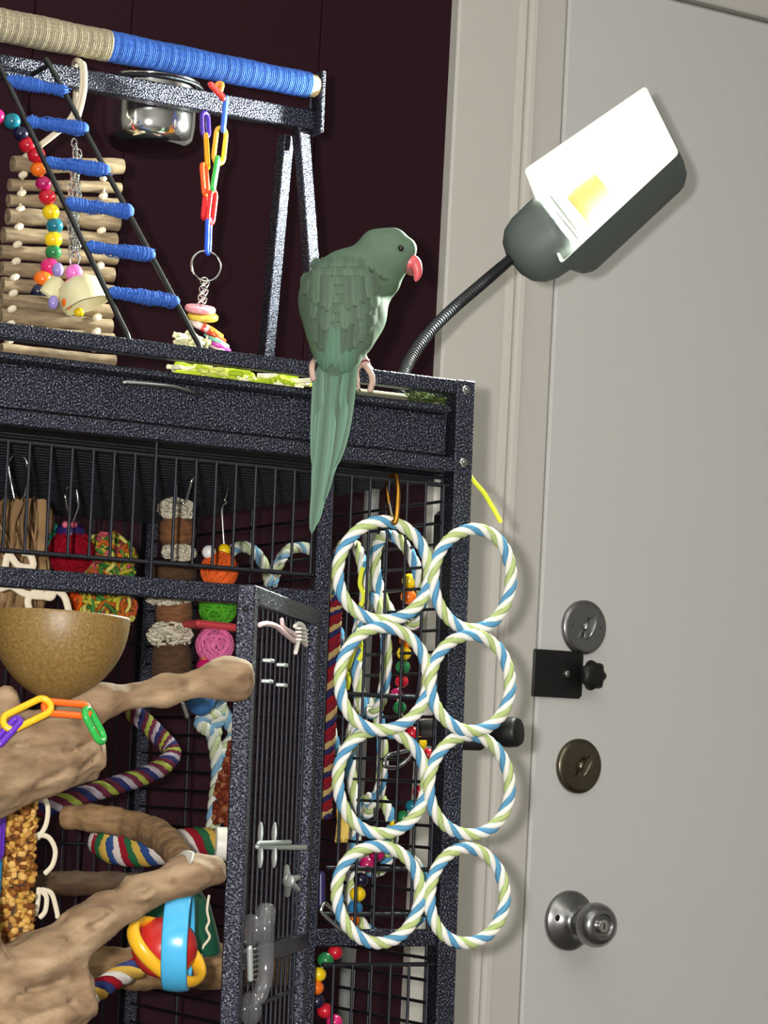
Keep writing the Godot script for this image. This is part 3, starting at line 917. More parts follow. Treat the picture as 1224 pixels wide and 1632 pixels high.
	for e in tails:
		g = G.new()
		var c: Color = [lin(88, 112, 96), lin(80, 100, 88), lin(94, 126, 110), lin(84, 108, 92)][e[8]]
		var ids := []
		for i in 29:
			var s := i / 28.0
			var a := Vector2(e[0], e[1]).lerp(Vector2(e[2], e[3]), s).lerp(Vector2(e[2], e[3]).lerp(Vector2(e[4], e[5]), s), s)
			var ww: float = e[6] * (0.9 + 0.35 * sin(s * PI * 0.8)) * sqrt(maxf(0.0, 1.0 - pow(s, 7.0))) * (1.0 - 0.22 * s)
			var z: float = e[7] * 0.62 * smoothstep(0.0, 0.35, s) + 26.0 + 22.0 * s
			var row := []
			for j in 9:
				var v := (j - 4) / 4.0
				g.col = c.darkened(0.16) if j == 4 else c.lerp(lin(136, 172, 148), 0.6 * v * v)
				row.append(g.vert(bp.call(a.x + v * ww, a.y, z + 3.5 * (1.0 - v * v)), Vector3(v * 0.55, 0, 1).normalized()))
			ids.append(row)
		for i in 28:
			for j in 8: g.quad(ids[i][j], ids[i][j + 1], ids[i + 1][j + 1], ids[i + 1][j])
		part(g, "tail_feather", M.feathers, o)
	# beak
	g = G.new()
	var bk := spl(PackedVector3Array([bp.call(650, 414, -43), bp.call(657, 413, -42), bp.call(662, 416, -42), bp.call(665, 424, -42), bp.call(666, 433, -42), bp.call(663, 444, -42)]), 6)
	var br := []
	for i in bk.size():
		var u := i / (bk.size() - 1.0)
		br.append(lerpf(12.5, 10.0, smoothstep(0.0, 0.6, u)) * sqrt(1.0 - pow(u, 2.6) * 0.98) / 2005.0)
	g.tube(bk, br, 16, false, Vector2(0.85, 1.0), Vector3.BACK)
	var beak := part(g, "upper_beak", M.beak, o)
	g = G.new()
	g.tube(spl(PackedVector3Array([bp.call(650, 425, -43), bp.call(655, 430, -42), bp.call(659, 434, -42)]), 5), [7.5 / 2005, 7.2 / 2005, 6.8 / 2005, 6.4 / 2005, 6.0 / 2005, 5.6 / 2005, 5.0 / 2005, 4.4 / 2005, 3.7 / 2005, 2.9 / 2005, 2.0 / 2005], 12)
	part(g, "lower_beak", M.beak_dark, o)
	var ez := bird_z(638 - 548, 600 - 394)
	g = G.new(); g.ball(bp.call(638.5, 394, ez - 2.0), Vector3.ONE * 5.2 / 2005.0, 16); var eyeb := part(g, "eye", M.eye, o)
	g = G.new(); g.tube(circle(bp.call(638.5, 394, ez + 0.6), Vector3(6.0, 0, -2.5) / 2005.0, Vector3(0, 5.8, 0) / 2005.0, 24), 0.7 / 2005.0, 6, true); part(g, "eye_ring", M.eye_ring, eyeb)
	# legs and toes holding the rim
	var inv := fr.affine_inverse() * cage
	var fp := func(x: float, y: float, z: float) -> Vector3: return inv * P(x, y, z)
	for sd in 2:
		g = G.new()
		var k: float = [586.0, 497.0][sd]
		if sd == 0:
			g.tube(spl(PackedVector3Array([bp.call(572, 560, -8), bp.call(579, 575, -14), bp.call(583, 584, -18)]), 6), 8.5 / 2005, 10)
			g.tube(spl(PackedVector3Array([bp.call(578, 578, -16), fp.call(586, 588, 0.004), fp.call(592, 598, 0.007), fp.call(593, 610, 0.006), fp.call(590, 621, 0.004)]), 6), 5.0 / 2005, 10)
			g.tube(spl(PackedVector3Array([bp.call(577, 580, -14), fp.call(570, 590, 0.005), fp.call(570, 603, 0.006), fp.call(571, 618, 0.004)]), 6), 3.2 / 2005, 10)
			g.tube(spl(PackedVector3Array([bp.call(580, 580, -20), fp.call(590, 588, -0.006), fp.call(592, 592, -0.014)]), 6), 4.6 / 2005, 10)
		else:
			g.tube(spl(PackedVector3Array([bp.call(508, 560, 0), bp.call(502, 575, 2), fp.call(498, 580, -0.001), fp.call(497, 590, 0.006), fp.call(499, 603, 0.006)]), 6), 5.0 / 2005, 10)
			g.tube(spl(PackedVector3Array([bp.call(503, 575, -2), fp.call(501, 578, -0.008), fp.call(502, 580, -0.014)]), 6), 4.6 / 2005, 10)
		var leg := part(g, "leg", M.skin, o)
		if sd == 0:
			g = G.new(); g.tube(circle(bp.call(579, 578, -14), Vector3(9, 3, 0) / 2005, Vector3(0, 3, 9) / 2005, 20), 1.6 / 2005, 6, true)
			part(g, "leg_band", M.leg_band, leg)
			for e in [[590, 621, 0.004, 588, 626, 0.001], [571, 618, 0.004, 573, 623, 0.001]]:
				g = G.new(); g.tube(PackedVector3Array([fp.call(e[0], e[1], e[2]), fp.call(e[3], e[4], e[5])]), [3.0 / 2005, 0.8 / 2005], 8); part(g, "claw", M.claw, leg)

# ---- rope rings ----
func ring_nets() -> void:
	var cols := [lin(232, 230, 222), lin(232, 230, 222), lin(176, 192, 128), lin(92, 150, 186)]
	var o := thing("rope_ring_net", "net of eight twisted white, green and blue rope rings hung on the outside bars", "rope toy", P(628, 830, 0.02))
	var rings := [[611, 911, 72, 80], [611, 1082, 71, 82], [608, 1246, 71, 82], [603, 1425, 66, 78], [753, 923, 62, 80], [750, 1089, 64, 76], [748, 1252, 64, 80], [744, 1428, 60, 76]]
	for i in rings.size():
		var e: Array = rings[i]
		var z := 0.016 if i < 4 else 0.020
		var g := G.new()
		var pts := PackedVector3Array()
		for k in 72:
			var a := TAU * k / 72.0
			var wob := 1.0 + 0.012 * sin(a * 3.0 + i) + 0.01 * cos(a * 2.0 + i * 2)
			pts.append(P(e[0] + cos(a) * e[2] * wob, e[1] + sin(a) * e[3] * wob, z + 0.003 * sin(a * (1 if i % 2 else -1)) + 0.0025 * (1 if (i % 4) % 2 else -1)))
		g.rope(pts, 0.0052, [cols[0], cols[2], cols[1], cols[3]].slice(0, 4), 7.0, true, Vector3.BACK, 8, 1.12)
		part(g, "rope_ring", M.cloth, o)
	# a second net inside the cage, its rings seen nearly edge-on
	o = thing("rope_ring_net", "second net of twisted rope rings hanging inside the cage behind the bars", "rope toy", P(640, 860, -0.1))
	var inn := [[635, 925, 34, 72, -0.10, 16], [556, 945, 26, 82, -0.15, 0], [592, 1045, 24, 92, -0.12, 0], [548, 1120, 24, 80, -0.17, 0], [584, 1205, 26, 92, -0.14, 0], [596, 1330, 30, 60, -0.14, 0], [620, 1425, 60, 68, -0.1, 0]]
	for e in inn:
		var g := G.new()
		var pts := PackedVector3Array()
		for k in 56:
			var a := TAU * k / 56.0
			pts.append(P(e[0] + cos(a) * e[2] + e[5] * sin(a), e[1] + sin(a) * e[3], e[4] + 0.025 * cos(a)))
		g.rope(pts, 0.0052, [cols[0], cols[2], cols[1], cols[3]], 6.0, true, Vector3.ZERO, 7, 1.12)
		part(g, "rope_ring", M.cloth, o)
	# carabiner that holds the net
	o = thing("carabiner", "gold carabiner holding the outer rope net to the top wire", "carabiner", P(628, 800, 0.01))
	var g := G.new()
	g.tube(spl(PP([[632, 762, 0.006], [634, 790, 0.02], [631, 828, 0.026], [627, 832, 0.024], [624, 828, 0.012], [617, 785, -0.006], [620, 764, -0.01], [628, 757, -0.002]]), 6, true), 0.0022, 8, true)
	var ca := part(g, "hook", M.gold, o)
	g = G.new(); g.tube(PP([[617, 786, -0.006], [624, 822, 0.010]]), 0.0016, 8); part(g, "gate", M.chrome, ca)
const HUE := {"pink": [206, 34, 108], "teal": [22, 108, 128], "navy": [26, 24, 52], "red": [188, 28, 44], "orange": [228, 108, 22], "yellow": [232, 196, 26], "green": [34, 116, 66], "magenta": [168, 22, 88], "lilac": [150, 134, 200], "blue": [40, 112, 160], "white": [230, 230, 226], "purple": [92, 44, 170]}
func hue(s: String) -> Color: return lin(HUE[s][0], HUE[s][1], HUE[s][2])
func px(z: float) -> float: return (P(300, 800, z) - P(301, 800, z)).length() * 0.94   # metres of one pixel at the plane z
func PL(x: float, y: float, at: Vector3, nrm: Vector3) -> Vector3:
	var d := cage.basis.inverse() * ray(x, y)
	var o := cage.affine_inverse() * eye
	return o + d * ((at - o).dot(nrm) / d.dot(nrm))
func beads(o: Node3D, list: Array) -> void:   # [x, y, radius in pixels, colour, z]
	var cord := PackedVector3Array()
	for e in list:
		var g := G.new()
		g.col = hue(e[3])
		var c := P(e[0], e[1], e[4])
		var r: float = e[2] * px(e[4])
		g.ball(c, Vector3(r, r * 0.94, r), 18)
		part(g, "bead", M.plastic, o)
		cord.append(c)
	var g := G.new(); g.tube(cord, 0.0009, 5); part(g, "cord", M.cord, o)
func link(o: Node3D, a: Array, b: Array, w: float, z: float, c: Color, flat := 1.0, r := 0.0022) -> void:   # an oval plastic link from a to b
	var p0 := P(a[0], a[1], z); var p1 := P(b[0], b[1], z)
	var d := (p1 - p0).normalized()
	var s := d.cross(Vector3.BACK).normalized()
	s = (s * flat + Vector3.BACK * sqrt(maxf(0.0, 1.0 - flat * flat))).normalized()
	var hw := w * 0.5 - r
	var ln := (p1 - p0).length() * 0.5 - r
	var mid := (p0 + p1) * 0.5
	var pts := PackedVector3Array()
	for k in 11: pts.append(mid + d * (ln - hw) + d * hw * sin(PI * k / 10.0) + s * hw * cos(PI * k / 10.0))
	for k in 11: pts.append(mid - d * (ln - hw) - d * hw * sin(PI * k / 10.0) - s * hw * cos(PI * k / 10.0))
	pts.append(mid - d * 0.0008 + s * hw)   # the link's open side has a small gap
	var ring := PackedVector3Array()
	ring.append(mid + d * 0.0008 + s * hw)
	ring.append_array(pts)
	var g := G.new(); g.col = c
	g.tube(ring, r, 9)
	part(g, "link", M.plastic, o)
func wicker(o: Node3D, c: Vector3, r: float, col: Color, seed_: int, n := 26) -> void:
	var g := G.new()
	var q := RandomNumberGenerator.new(); q.seed = seed_
	for i in n:
		var ax := Vector3(q.randf_range(-1, 1), q.randf_range(-1, 1), q.randf_range(-1, 1)).normalized()
		var t := toward(ax)
		var off := q.randf_range(-0.6, 0.6)
		var rr := r * sqrt(1.0 - off * off) * q.randf_range(0.96, 1.02)
		g.col = col * q.randf_range(0.75, 1.15)
		g.tube(circle(c + ax * off * r, t.basis.x * rr, t.basis.z * rr, 22), 0.0011, 5, true)
	part(g, "woven_ball", M.cloth, o)
func fluff(g: G, c: Vector3, s: Vector3, n: int, cols: Array, q: RandomNumberGenerator, th := 0.0011, ln := 0.35) -> void:   # curled strands filling an ellipsoid
	for i in n:
		var p := Vector3(q.randfn(), q.randfn(), q.randfn()).normalized() * pow(q.randf(), 0.4)
		var pts := PackedVector3Array()
		var d := Vector3(q.randfn(), q.randfn(), q.randfn()).normalized()
		for k in 5:
			pts.append(c + p * s)
			d = (d + Vector3(q.randfn(), q.randfn(), q.randfn()) * 0.7).normalized()
			p += d * ln * 0.5
			if p.length() > 1.05: p = p.normalized() * 1.05
		g.col = cols[q.randi() % cols.size()] * q.randf_range(0.8, 1.15)
		g.tube(spl(pts, 3), th, 5)
	g.col = Color.WHITE
func spun(g: G, prof: Array, a: Vector3, b: Vector3, seg := 22, lobes := 0, lobe := 0.0) -> void:   # profile radius/height share, along a to b
	var h := (b - a).length()
	var pr := []
	for e in prof: pr.append(Vector2(e[0], e[1] * h))
	g.lathe(pr, toward(b - a, a), seg, lobes, lobe)

func door_things() -> void:
	var ID := Transform3D.IDENTITY
	var fz := Transform3D(Basis(Vector3.RIGHT, Vector3.BACK, Vector3.DOWN), Vector3.ZERO)   # y of a profile points out of the door
	var face := 0.002
	var door: Node3D = get_node("door_1")
	var spots := [[929.0, 1000.0, M.nickel, -0.42, "upper deadbolt turn on the door, bright nickel, touching the black latch plate"], [921.0, 1221.0, M.bronze, -0.52, "lower deadbolt turn on the door, dark bronze, between latch plate and knob"]]
	for e in spots:
		var c := W(e[0], e[1], face)
		var t := Transform3D(fz.basis, c)
		var g := G.new()
		g.lathe([Vector2(0.0335, 0), Vector2(0.0335, 0.003), Vector2(0.032, 0.0052), Vector2(0.029, 0.0062), Vector2(0.027, 0.0068), Vector2(0.012, 0.0085), Vector2(0.006, 0.0088), Vector2(0, 0.0088)], t, 48)
		var o := part(g, "deadbolt", e[2], door)
		o.set_meta("label", e[4])
		g = G.new()
		g.lathe([Vector2(0.0075, 0.006), Vector2(0.007, 0.013), Vector2(0.0, 0.014)], t, 20)
		var b := Basis(Vector3.BACK, e[3])
		g.ball(c + Vector3(0, 0, 0.016), Vector3(0.0036, 0.0165, 0.0085), 18, b * Basis(Vector3.UP, 0.15))
		part(g, "thumb_turn", e[2], o)
		for s in [-1, 1]:
			g = G.new(); g.ball(c + Vector3(s * 0.021, 0.001, 0.0068), Vector3(0.0019, 0.0019, 0.0009), 10); part(g, "screw", M.dark, o)
	# knob
	var c := W(906, 1467, face)
	var t := Transform3D(fz.basis, c)
	var g := G.new()
	var o: Node3D
	g.lathe([Vector2(0.0365, 0), Vector2(0.0365, 0.003), Vector2(0.0345, 0.006), Vector2(0.029, 0.0085), Vector2(0.022, 0.013), Vector2(0.0165, 0.018), Vector2(0.0135, 0.024), Vector2(0.0, 0.024)], t, 48)
	var kn := part(g, "door_knob", M.nickel, door)
	kn.set_meta("label", "round brushed nickel door knob with a keyhole button, lowest on the door")
	g = G.new()
	g.lathe([Vector2(0.0115, 0.02), Vector2(0.0115, 0.032), Vector2(0.015, 0.036), Vector2(0.0215, 0.040), Vector2(0.0255, 0.046), Vector2(0.0268, 0.053), Vector2(0.0258, 0.060), Vector2(0.0225, 0.0655), Vector2(0.018, 0.0685), Vector2(0.0145, 0.069), Vector2(0.0135, 0.0675), Vector2(0.0125, 0.0655), Vector2(0, 0.0655)], t, 48)
	part(g, "knob", M.nickel, kn)
	g = G.new()
	g.lathe([Vector2(0.0085, 0.064), Vector2(0.0085, 0.069), Vector2(0.007, 0.0702), Vector2(0, 0.0702)], t, 24); part(g, "button", M.chrome, kn)
	g = G.new(); g.box(c + Vector3(0, 0, 0.0702), Vector3(0.0016, 0.007, 0.001)); part(g, "keyhole", M.dark, kn)
	g = G.new(); g.ball(c + Vector3(-0.024, 0.004, 0.0105), Vector3(0.0042, 0.0042, 0.002), 14); part(g, "screw_hole", M.dark, kn)
	# black strap latch over the door's edge
	var a := W(850, 1034, face); var b := W(924, 1114, face)
	o = thing("door_latch", "black metal latch plate with a star knob clamped over the door's edge", "door latch", Vector3((a.x + b.x) / 2, b.y, face), "", ID)
	g = G.new()
	g.slab(PackedVector2Array([Vector2(a.x + 0.012, b.y), Vector2(b.x - 0.004, b.y), Vector2(b.x, b.y + 0.004), Vector2(b.x, a.y - 0.004), Vector2(b.x - 0.004, a.y), Vector2(a.x + 0.012, a.y)]), 0.0025, 0.0055, ID)
	g.box(Vector3(a.x + 0.008, (a.y + b.y) / 2, 0.0065), Vector3(0.022, a.y - b.y, 0.005), 0.0018)
	part(g, "plate", M.black_plastic, o)
	g = G.new(); var kc := W(931, 1076, 0.0055)
	g.lathe([Vector2(0.006, 0), Vector2(0.007, 0.008), Vector2(0.012, 0.010), Vector2(0.0165, 0.0125), Vector2(0.0175, 0.017), Vector2(0.0165, 0.0215), Vector2(0.012, 0.0245), Vector2(0.007, 0.025), Vector2(0, 0.0245)], Transform3D(fz.basis, kc), 56, 7, 0.09)
	part(g, "star_knob", M.black_plastic, o)
	g = G.new(); g.lathe([Vector2(0.0045, 0), Vector2(0.0045, 0.003), Vector2(0.003, 0.004), Vector2(0, 0.004)], Transform3D(fz.basis, W(903, 1074, 0.0055)), 16); part(g, "rivet", M.steel, o)

func top_toys() -> void:
	var zr := -0.27
	var g: G
	var o: Node3D
	# steel bowl behind the rail
	o = thing("steel_bowl", "shiny stainless steel feeding bowl hanging below the play stand rail", "feeding bowl", P(240, 245, -0.325))
	var bc := P(240, 140, -0.325)
	g = G.new()
	g.lathe([Vector2(0.0455, 0.004), Vector2(0.0455, 0.001), Vector2(0.0425, 0.0), Vector2(0.0425, -0.012), Vector2(0.0422, -0.036), Vector2(0.040, -0.048), Vector2(0.034, -0.0545), Vector2(0.026, -0.056), Vector2(0, -0.056)], Transform3D(Basis.IDENTITY, bc), 56)
	g.lathe([Vector2(0.0415, 0.002), Vector2(0.0415, -0.036), Vector2(0.038, -0.05), Vector2(0, -0.054)], Transform3D(Basis.IDENTITY, bc), 40)
	part(g, "bowl", M.chrome, o)
	g = G.new(); g.tube(circle(bc + Vector3(0, -0.001, 0), Vector3(0.047, 0, 0), Vector3(0, 0, 0.047), 48), 0.0018, 8, true); part(g, "ring_holder", M.wire, o)
	# ladder with blue wrapped rungs
	o = thing("ladder", "black metal ladder with six blue twine wrapped rungs leaning on the play stand", "ladder", P(260, 540, -0.12))
	var L0 := [P(2, 112, -0.235), P(203, 535, -0.12)]
	var L1 := [P(84, 113, -0.235), P(318, 552, -0.12)]
	for e in [L0, L1]:
		g = G.new()
		var top: Vector3 = e[0]; var bot: Vector3 = e[1]
		g.tube(spl(PackedVector3Array([top + Vector3(-0.004, 0.004, -0.035), top + Vector3(-0.001, 0.006, -0.012), top, top.lerp(bot, 0.5), top.lerp(bot, 0.93), bot, bot + Vector3(0.002, -0.014, 0.004)]), 6), 0.0023, 8)
		part(g, "side_rail", M.black_rod, o)
	for r in [[18, 128, 108, 146], [40, 196, 140, 208], [78, 262, 172, 275], [108, 328, 206, 341], [147, 396, 243, 410], [186, 467, 282, 483]]:
		var e0: Vector3 = L0[0].lerp(L0[1], (r[1] - 112.0) / 423.0)
		var e1: Vector3 = L1[0].lerp(L1[1], (r[3] - 113.0) / 439.0)
		g = G.new(); g.tube(PackedVector3Array([e0, e1]), 0.0021, 8)
		var ru := part(g, "rung", M.black_rod, o)
		g = G.new()
		var q := RandomNumberGenerator.new(); q.seed = int(r[0])
		var pts := PackedVector3Array(); var rad := []
		for i in 61:
			var u := lerpf(0.09, 0.97, i / 60.0)
			pts.append(e0.lerp(e1, u)); rad.append(0.0052 + 0.0007 * sin(i * 1.7) + q.randf_range(-0.0005, 0.0007) + 0.0008 * sin(u * 7.0 + r[0]))
		g.tube(pts, rad, 12)
		for i in 14:   # loose fibres
			var u := q.randf_range(0.1, 0.95)
			var c := e0.lerp(e1, u); var an := q.randf() * TAU
			var dv := Vector3(q.randf_range(-0.004, 0.004), cos(an), sin(an))
			g.tube(PackedVector3Array([c + dv * 0.005, c + dv * 0.0065 + Vector3(0.004, 0, 0.0), c + dv * 0.0055 + Vector3(0.008, 0, 0)]), 0.0005, 4)
		part(g, "twine", M.blue_twine, ru)
	# twig ladder behind
	o = thing("twig_ladder", "panel of brown twigs tied together with knotted cream cord behind the black ladder", "twig toy", P(95, 560, -0.22))
	var tw := [[20, 261, 195, 266, 12, -0.30], [15, 294, 192, 300, 9, -0.295], [13, 319, 190, 326, 10, -0.288], [12, 345, 188, 354, 12.5, -0.28], [5, 375, 184, 383, 12, -0.273], [0, 402, 185, 411, 11, -0.266], [2, 428, 180, 439, 11, -0.26], [3, 453, 181, 466, 11, -0.253], [0, 478, 178, 497, 12, -0.246], [0, 503, 176, 521, 12, -0.24], [0, 527, 180, 541, 10, -0.235], [2, 556, 183, 575, 8.5, -0.22]]
	for i in tw.size():
		var e: Array = tw[i]
		g = G.new()
		var pts := PackedVector3Array(); var rad := []
		for j in 15:
			var u := j / 14.0
			pts.append(P(lerpf(e[0], e[2], u), lerpf(e[1], e[3], u) + 0.8 * sin(u * 5.0 + i), e[5]))
			rad.append(e[4] * px(e[5]) * (1.0 + 0.05 * sin(u * 9.0 + i * 2.0) + 0.04 * sin(u * 23.0 + i)))
		g.tube(pts, rad, 14, false, Vector2.ONE, Vector3.ZERO, false)
		part(g, "twig", M.twig, o)
		if i < 11:
			for x in [[37 - i * 2.2, 0], [166 - i * 1.4, 1]]:
				var n: Array = tw[i + 1]
				var yy: float = (lerpf(e[1], e[3], x[0] / 185.0) + lerpf(n[1], n[3], x[0] / 185.0)) / 2
				g = G.new()
				var c := P(x[0], yy, e[5] + 0.011)
				g.ball(c, Vector3(0.0045, 0.0032, 0.0035), 10, Basis(Vector3.BACK, 0.5)); g.ball(c + Vector3(-0.002, -0.0012, 0.001), Vector3(0.003, 0.0028, 0.003), 8)
				part(g, "knot", M.cord, o)
	for x in [[38, 255, 14, 540], [168, 258, 153, 545]]:
		g = G.new(); g.tube(PackedVector3Array([P(x[0], x[1], -0.302), P((x[0] + x[2]) / 2.0, (x[1] + x[3]) / 2.0, -0.267), P(x[2], x[3], -0.236)]), 0.0012, 6); part(g, "cord", M.cord, o)
	# cream cord looped over the rail
	g = G.new()
	g.tube(spl(PP([[112, 206, -0.25], [122, 178, -0.252], [131, 140, -0.253], [131, 108, -0.256], [124, 97, -0.266], [119, 104, -0.29], [121, 150, -0.29], [112, 190, -0.27], [60, 235, -0.285], [38, 252, -0.3]]), 10), 0.0028, 8, false, Vector2.ONE)
	g.tube(spl(PP([[116, 208, -0.245], [127, 178, -0.248], [135, 140, -0.25], [134, 106, -0.254], [127, 99, -0.262]]), 10), 0.0024, 8)
	solo(g, "cord_loop", M.cord, "thick cream cord looped over the speckled rail, tied to the twig panel", "cord", P(112, 206, -0.25))
	# wooden bead string
	o = thing("bead_string", "string of round wooden beads in many colours hanging behind the black ladder", "bead toy", P(50, 505, -0.235))
	var zb := -0.25
	var bl := []
	for e in [[-6, 186, 13, "pink"], [19, 193, 13, "teal"], [33, 213, 12, "navy"], [44, 231, 13, "red"], [58, 247, 13.5, "red"], [61, 270, 12, "orange"], [69, 293, 12, "magenta"], [75, 314, 13, "red"], [81, 338, 13, "yellow"], [87, 360, 13, "teal"], [85, 382, 13.5, "yellow"], [85, 402, 12.5, "green"], [79, 425, 14, "pink"], [68, 445, 14, "orange"], [60, 464, 12, "navy"], [56, 484, 13, "teal"], [50, 505, 13.5, "pink"]]:
		bl.append([e[0], e[1], e[2], e[3], zb])
	beads(o, bl)
	# chain with a pearl bell
	o = thing("bell_toy", "pearly cream bell with a pink bead and clear charms on a silver chain", "bell toy", P(120, 500, -0.2))
	for cx in [[118, 228, 119, 412, 0.0], [110, 300, 113, 408, 1.0], [124, 245, 122, 400, 2.0]]:
		g = G.new()
		var n := int((cx[3] - cx[1]) / 8.0)
		for i in n:
			var u := float(i) / n
			var c := P(lerpf(cx[0], cx[2], u) + sin(i * 0.7 + cx[4]) * 2.0, lerpf(cx[1], cx[3], u), lerpf(-0.245, -0.225, u))
			var w := Vector3(0.0024, 0, 0) if i % 2 == 0 else Vector3(0.0008, 0, 0.0024)
			g.tube(circle(c, w, Vector3(0, 0.0038, 0), 12), 0.0007, 5, true)
		part(g, "chain", M.chrome, o)
	g = G.new(); g.tube(circle(P(119, 412, -0.225), Vector3(0.0045, 0, 0), Vector3(0, 0.007, 0), 18), 0.0008, 6, true); part(g, "ring", M.chrome, o)
	var bell := P(121, 442, -0.222)
	g = G.new(); g.col = lin(226, 112, 186); g.ball(P(118, 435, -0.222), Vector3.ONE * 13.5 * px(-0.222), 18); part(g, "bead", M.plastic, o)
	g = G.new()
	g.lathe([Vector2(0.001, 0), Vector2(0.010, -0.0015), Vector2(0.0175, -0.007), Vector2(0.0205, -0.015), Vector2(0.0198, -0.026), Vector2(0.0185, -0.0262), Vector2(0.019, -0.015), Vector2(0.016, -0.008), Vector2(0.001, -0.002)], toward(Vector3(-0.28, 0.9, -0.25), bell), 36, 6, 0.05)
	part(g, "bell", M.pearl, o)
	for e in [[107, 478, 9, 15, "orange"], [126, 498, 8, 7, "yellow"], [85, 482, 8, 11, "lilac"], [92, 430, 9, 11, "lilac"]]:
		g = G.new(); g.col = hue(e[4]); var s := px(-0.215); g.ball(P(e[0], e[1], -0.215), Vector3(e[2] * s, e[3] * s, e[2] * s), 14); part(g, "charm", M.plastic, o)
	g = G.new(); g.lathe([Vector2(0.001, 0.008), Vector2(0.006, 0.006), Vector2(0.009, -0.002), Vector2(0.010, -0.010), Vector2(0.009, -0.010), Vector2(0.006, 0.002)], toward(Vector3(0.35, 0.9, 0.2), P(88, 455, -0.23)), 20); part(g, "small_bell", M.pearl, o)
	# plastic link chain with key ring and rubber charms
	o = thing("link_chain_toy", "chain of coloured plastic links with a key ring hanging from the play stand", "chain toy", P(330, 405, -0.25))
	var zc := -0.25
	var u1 := px(zc)
	link(o, [332, 131], [360, 160], 16 * u1, zc + 0.006, lin(222, 56, 50), 0.7)
	link(o, [346, 150], [352, 129], 16 * u1, zc - 0.004, lin(238, 150, 60), 0.8)
	link(o, [361, 152], [355, 212], 16 * u1, zc + 0.004, lin(66, 112, 226), 0.55)
	link(o, [354, 200], [347, 264], 29 * u1, zc, lin(236, 180, 56), 0.95)
	link(o, [326, 176], [328, 222], 24 * u1, zc - 0.015, lin(70, 44, 150), 0.9)
	link(o, [328, 211], [331, 271], 22 * u1, zc - 0.006, lin(240, 166, 36), 0.5)
	link(o, [324, 258], [329, 316], 22 * u1, zc - 0.002, lin(238, 96, 44), 0.8)
	link(o, [348, 248], [338, 308], 20 * u1, zc + 0.004, lin(60, 190, 84), 0.55)
	link(o, [328, 306], [324, 352], 18 * u1, zc - 0.006, lin(222, 44, 54), 0.6)
	link(o, [341, 300], [334, 360], 26 * u1, zc + 0.002, lin(228, 52, 50), 0.8)
	link(o, [333, 345], [331, 408], 18 * u1, zc + 0.003, lin(48, 92, 222), 0.75)
	g = G.new(); g.tube(circle(P(328, 424, zc + 0.003), Vector3(23.5 * u1, 0, 0.002), Vector3(0, 23.5 * u1, 0), 40), 0.0011, 7, true); g.tube(circle(P(328.5, 424, zc + 0.0045), Vector3(23 * u1, 0, 0.002), Vector3(0, 23.5 * u1, 0), 40), 0.0008, 7, true); part(g, "key_ring", M.chrome, o)
	g = G.new()
	for i in 7:
		var c := P(326.5 - i * 0.9 + (1.5 if i % 2 else -1.5), 448 + i * 6.4, zc + 0.003)
		g.tube(circle(c, Vector3(0.0028, 0.0006 * (1 if i % 2 else -1), 0.001), Vector3(0.0006, 0.0030, 0.0012), 14), 0.0008, 6, true)
	part(g, "small_chain", M.chrome, o)
	# rubber rings and waves strung below it
	var disc := func(x: float, y: float, rx: float, th: float, c: Color, lobes: int, lobe: float, tilt: float) -> void:
		var gg := G.new(); gg.col = c
		var cen := P(x, y, zc + 0.004)
		var s := u1
		gg.lathe([Vector2(0.002, -th * s), Vector2(rx * s * 0.9, -th * s), Vector2(rx * s, -th * s * 0.5), Vector2(rx * s, th * s * 0.5), Vector2(rx * s * 0.9, th * s), Vector2(0.002, th * s)], toward(Vector3(sin(tilt), cos(tilt), 0.32), cen), 36, lobes, lobe)
		part(gg, "rubber_disc", M.plastic, o)
	disc.call(319, 493, 24, 5, lin(232, 156, 168), 0, 0.0, -0.08)
	disc.call(323, 505, 24, 5, lin(236, 204, 84), 0, 0.0, -0.1)
	disc.call(318, 519, 17, 6, lin(236, 214, 206), 6, 0.12, 0.3)
	disc.call(326, 524, 17, 6, lin(216, 72, 70), 6, 0.14, 0.4)
	disc.call(338, 527, 18, 4, lin(240, 172, 60), 5, 0.16, 0.45)
	disc.call(341, 534, 19, 4, lin(226, 92, 44), 5, 0.16, 0.45)
	disc.call(345, 543, 20, 4, lin(150, 222, 190), 5, 0.15, 0.4)
	disc.call(347, 550, 20, 4, lin(224, 84, 190), 5, 0.14, 0.35)
	disc.call(349, 557, 19, 3, lin(236, 198, 206), 5, 0.1, 0.3)
	# crumpled paper, shreds and liner on the tray behind the rim
	var q := RandomNumberGenerator.new(); q.seed = 31
	g = G.new()
	for i in 34:
		var c := P(q.randf_range(284, 322), q.randf_range(538, 556), -0.21)
		g.col = lin(232, 228, 186) * q.randf_range(0.7, 1.1)
		g.tube(spl(PackedVector3Array([c, c + Vector3(q.randf_range(-0.006, 0.006), q.randf_range(-0.004, 0.006), q.randf_range(-0.006, 0.006)), c + Vector3(q.randf_range(-0.01, 0.01), q.randf_range(-0.004, 0.004), 0.004)]), 4), 0.0026, 6, false, Vector2(1, 0.3))
	solo(g, "paper_scrap", M.cloth, "crumpled cream paper scrap on the tray beside the ladder's foot", "paper", P(302, 556, -0.21))
	g = G.new()
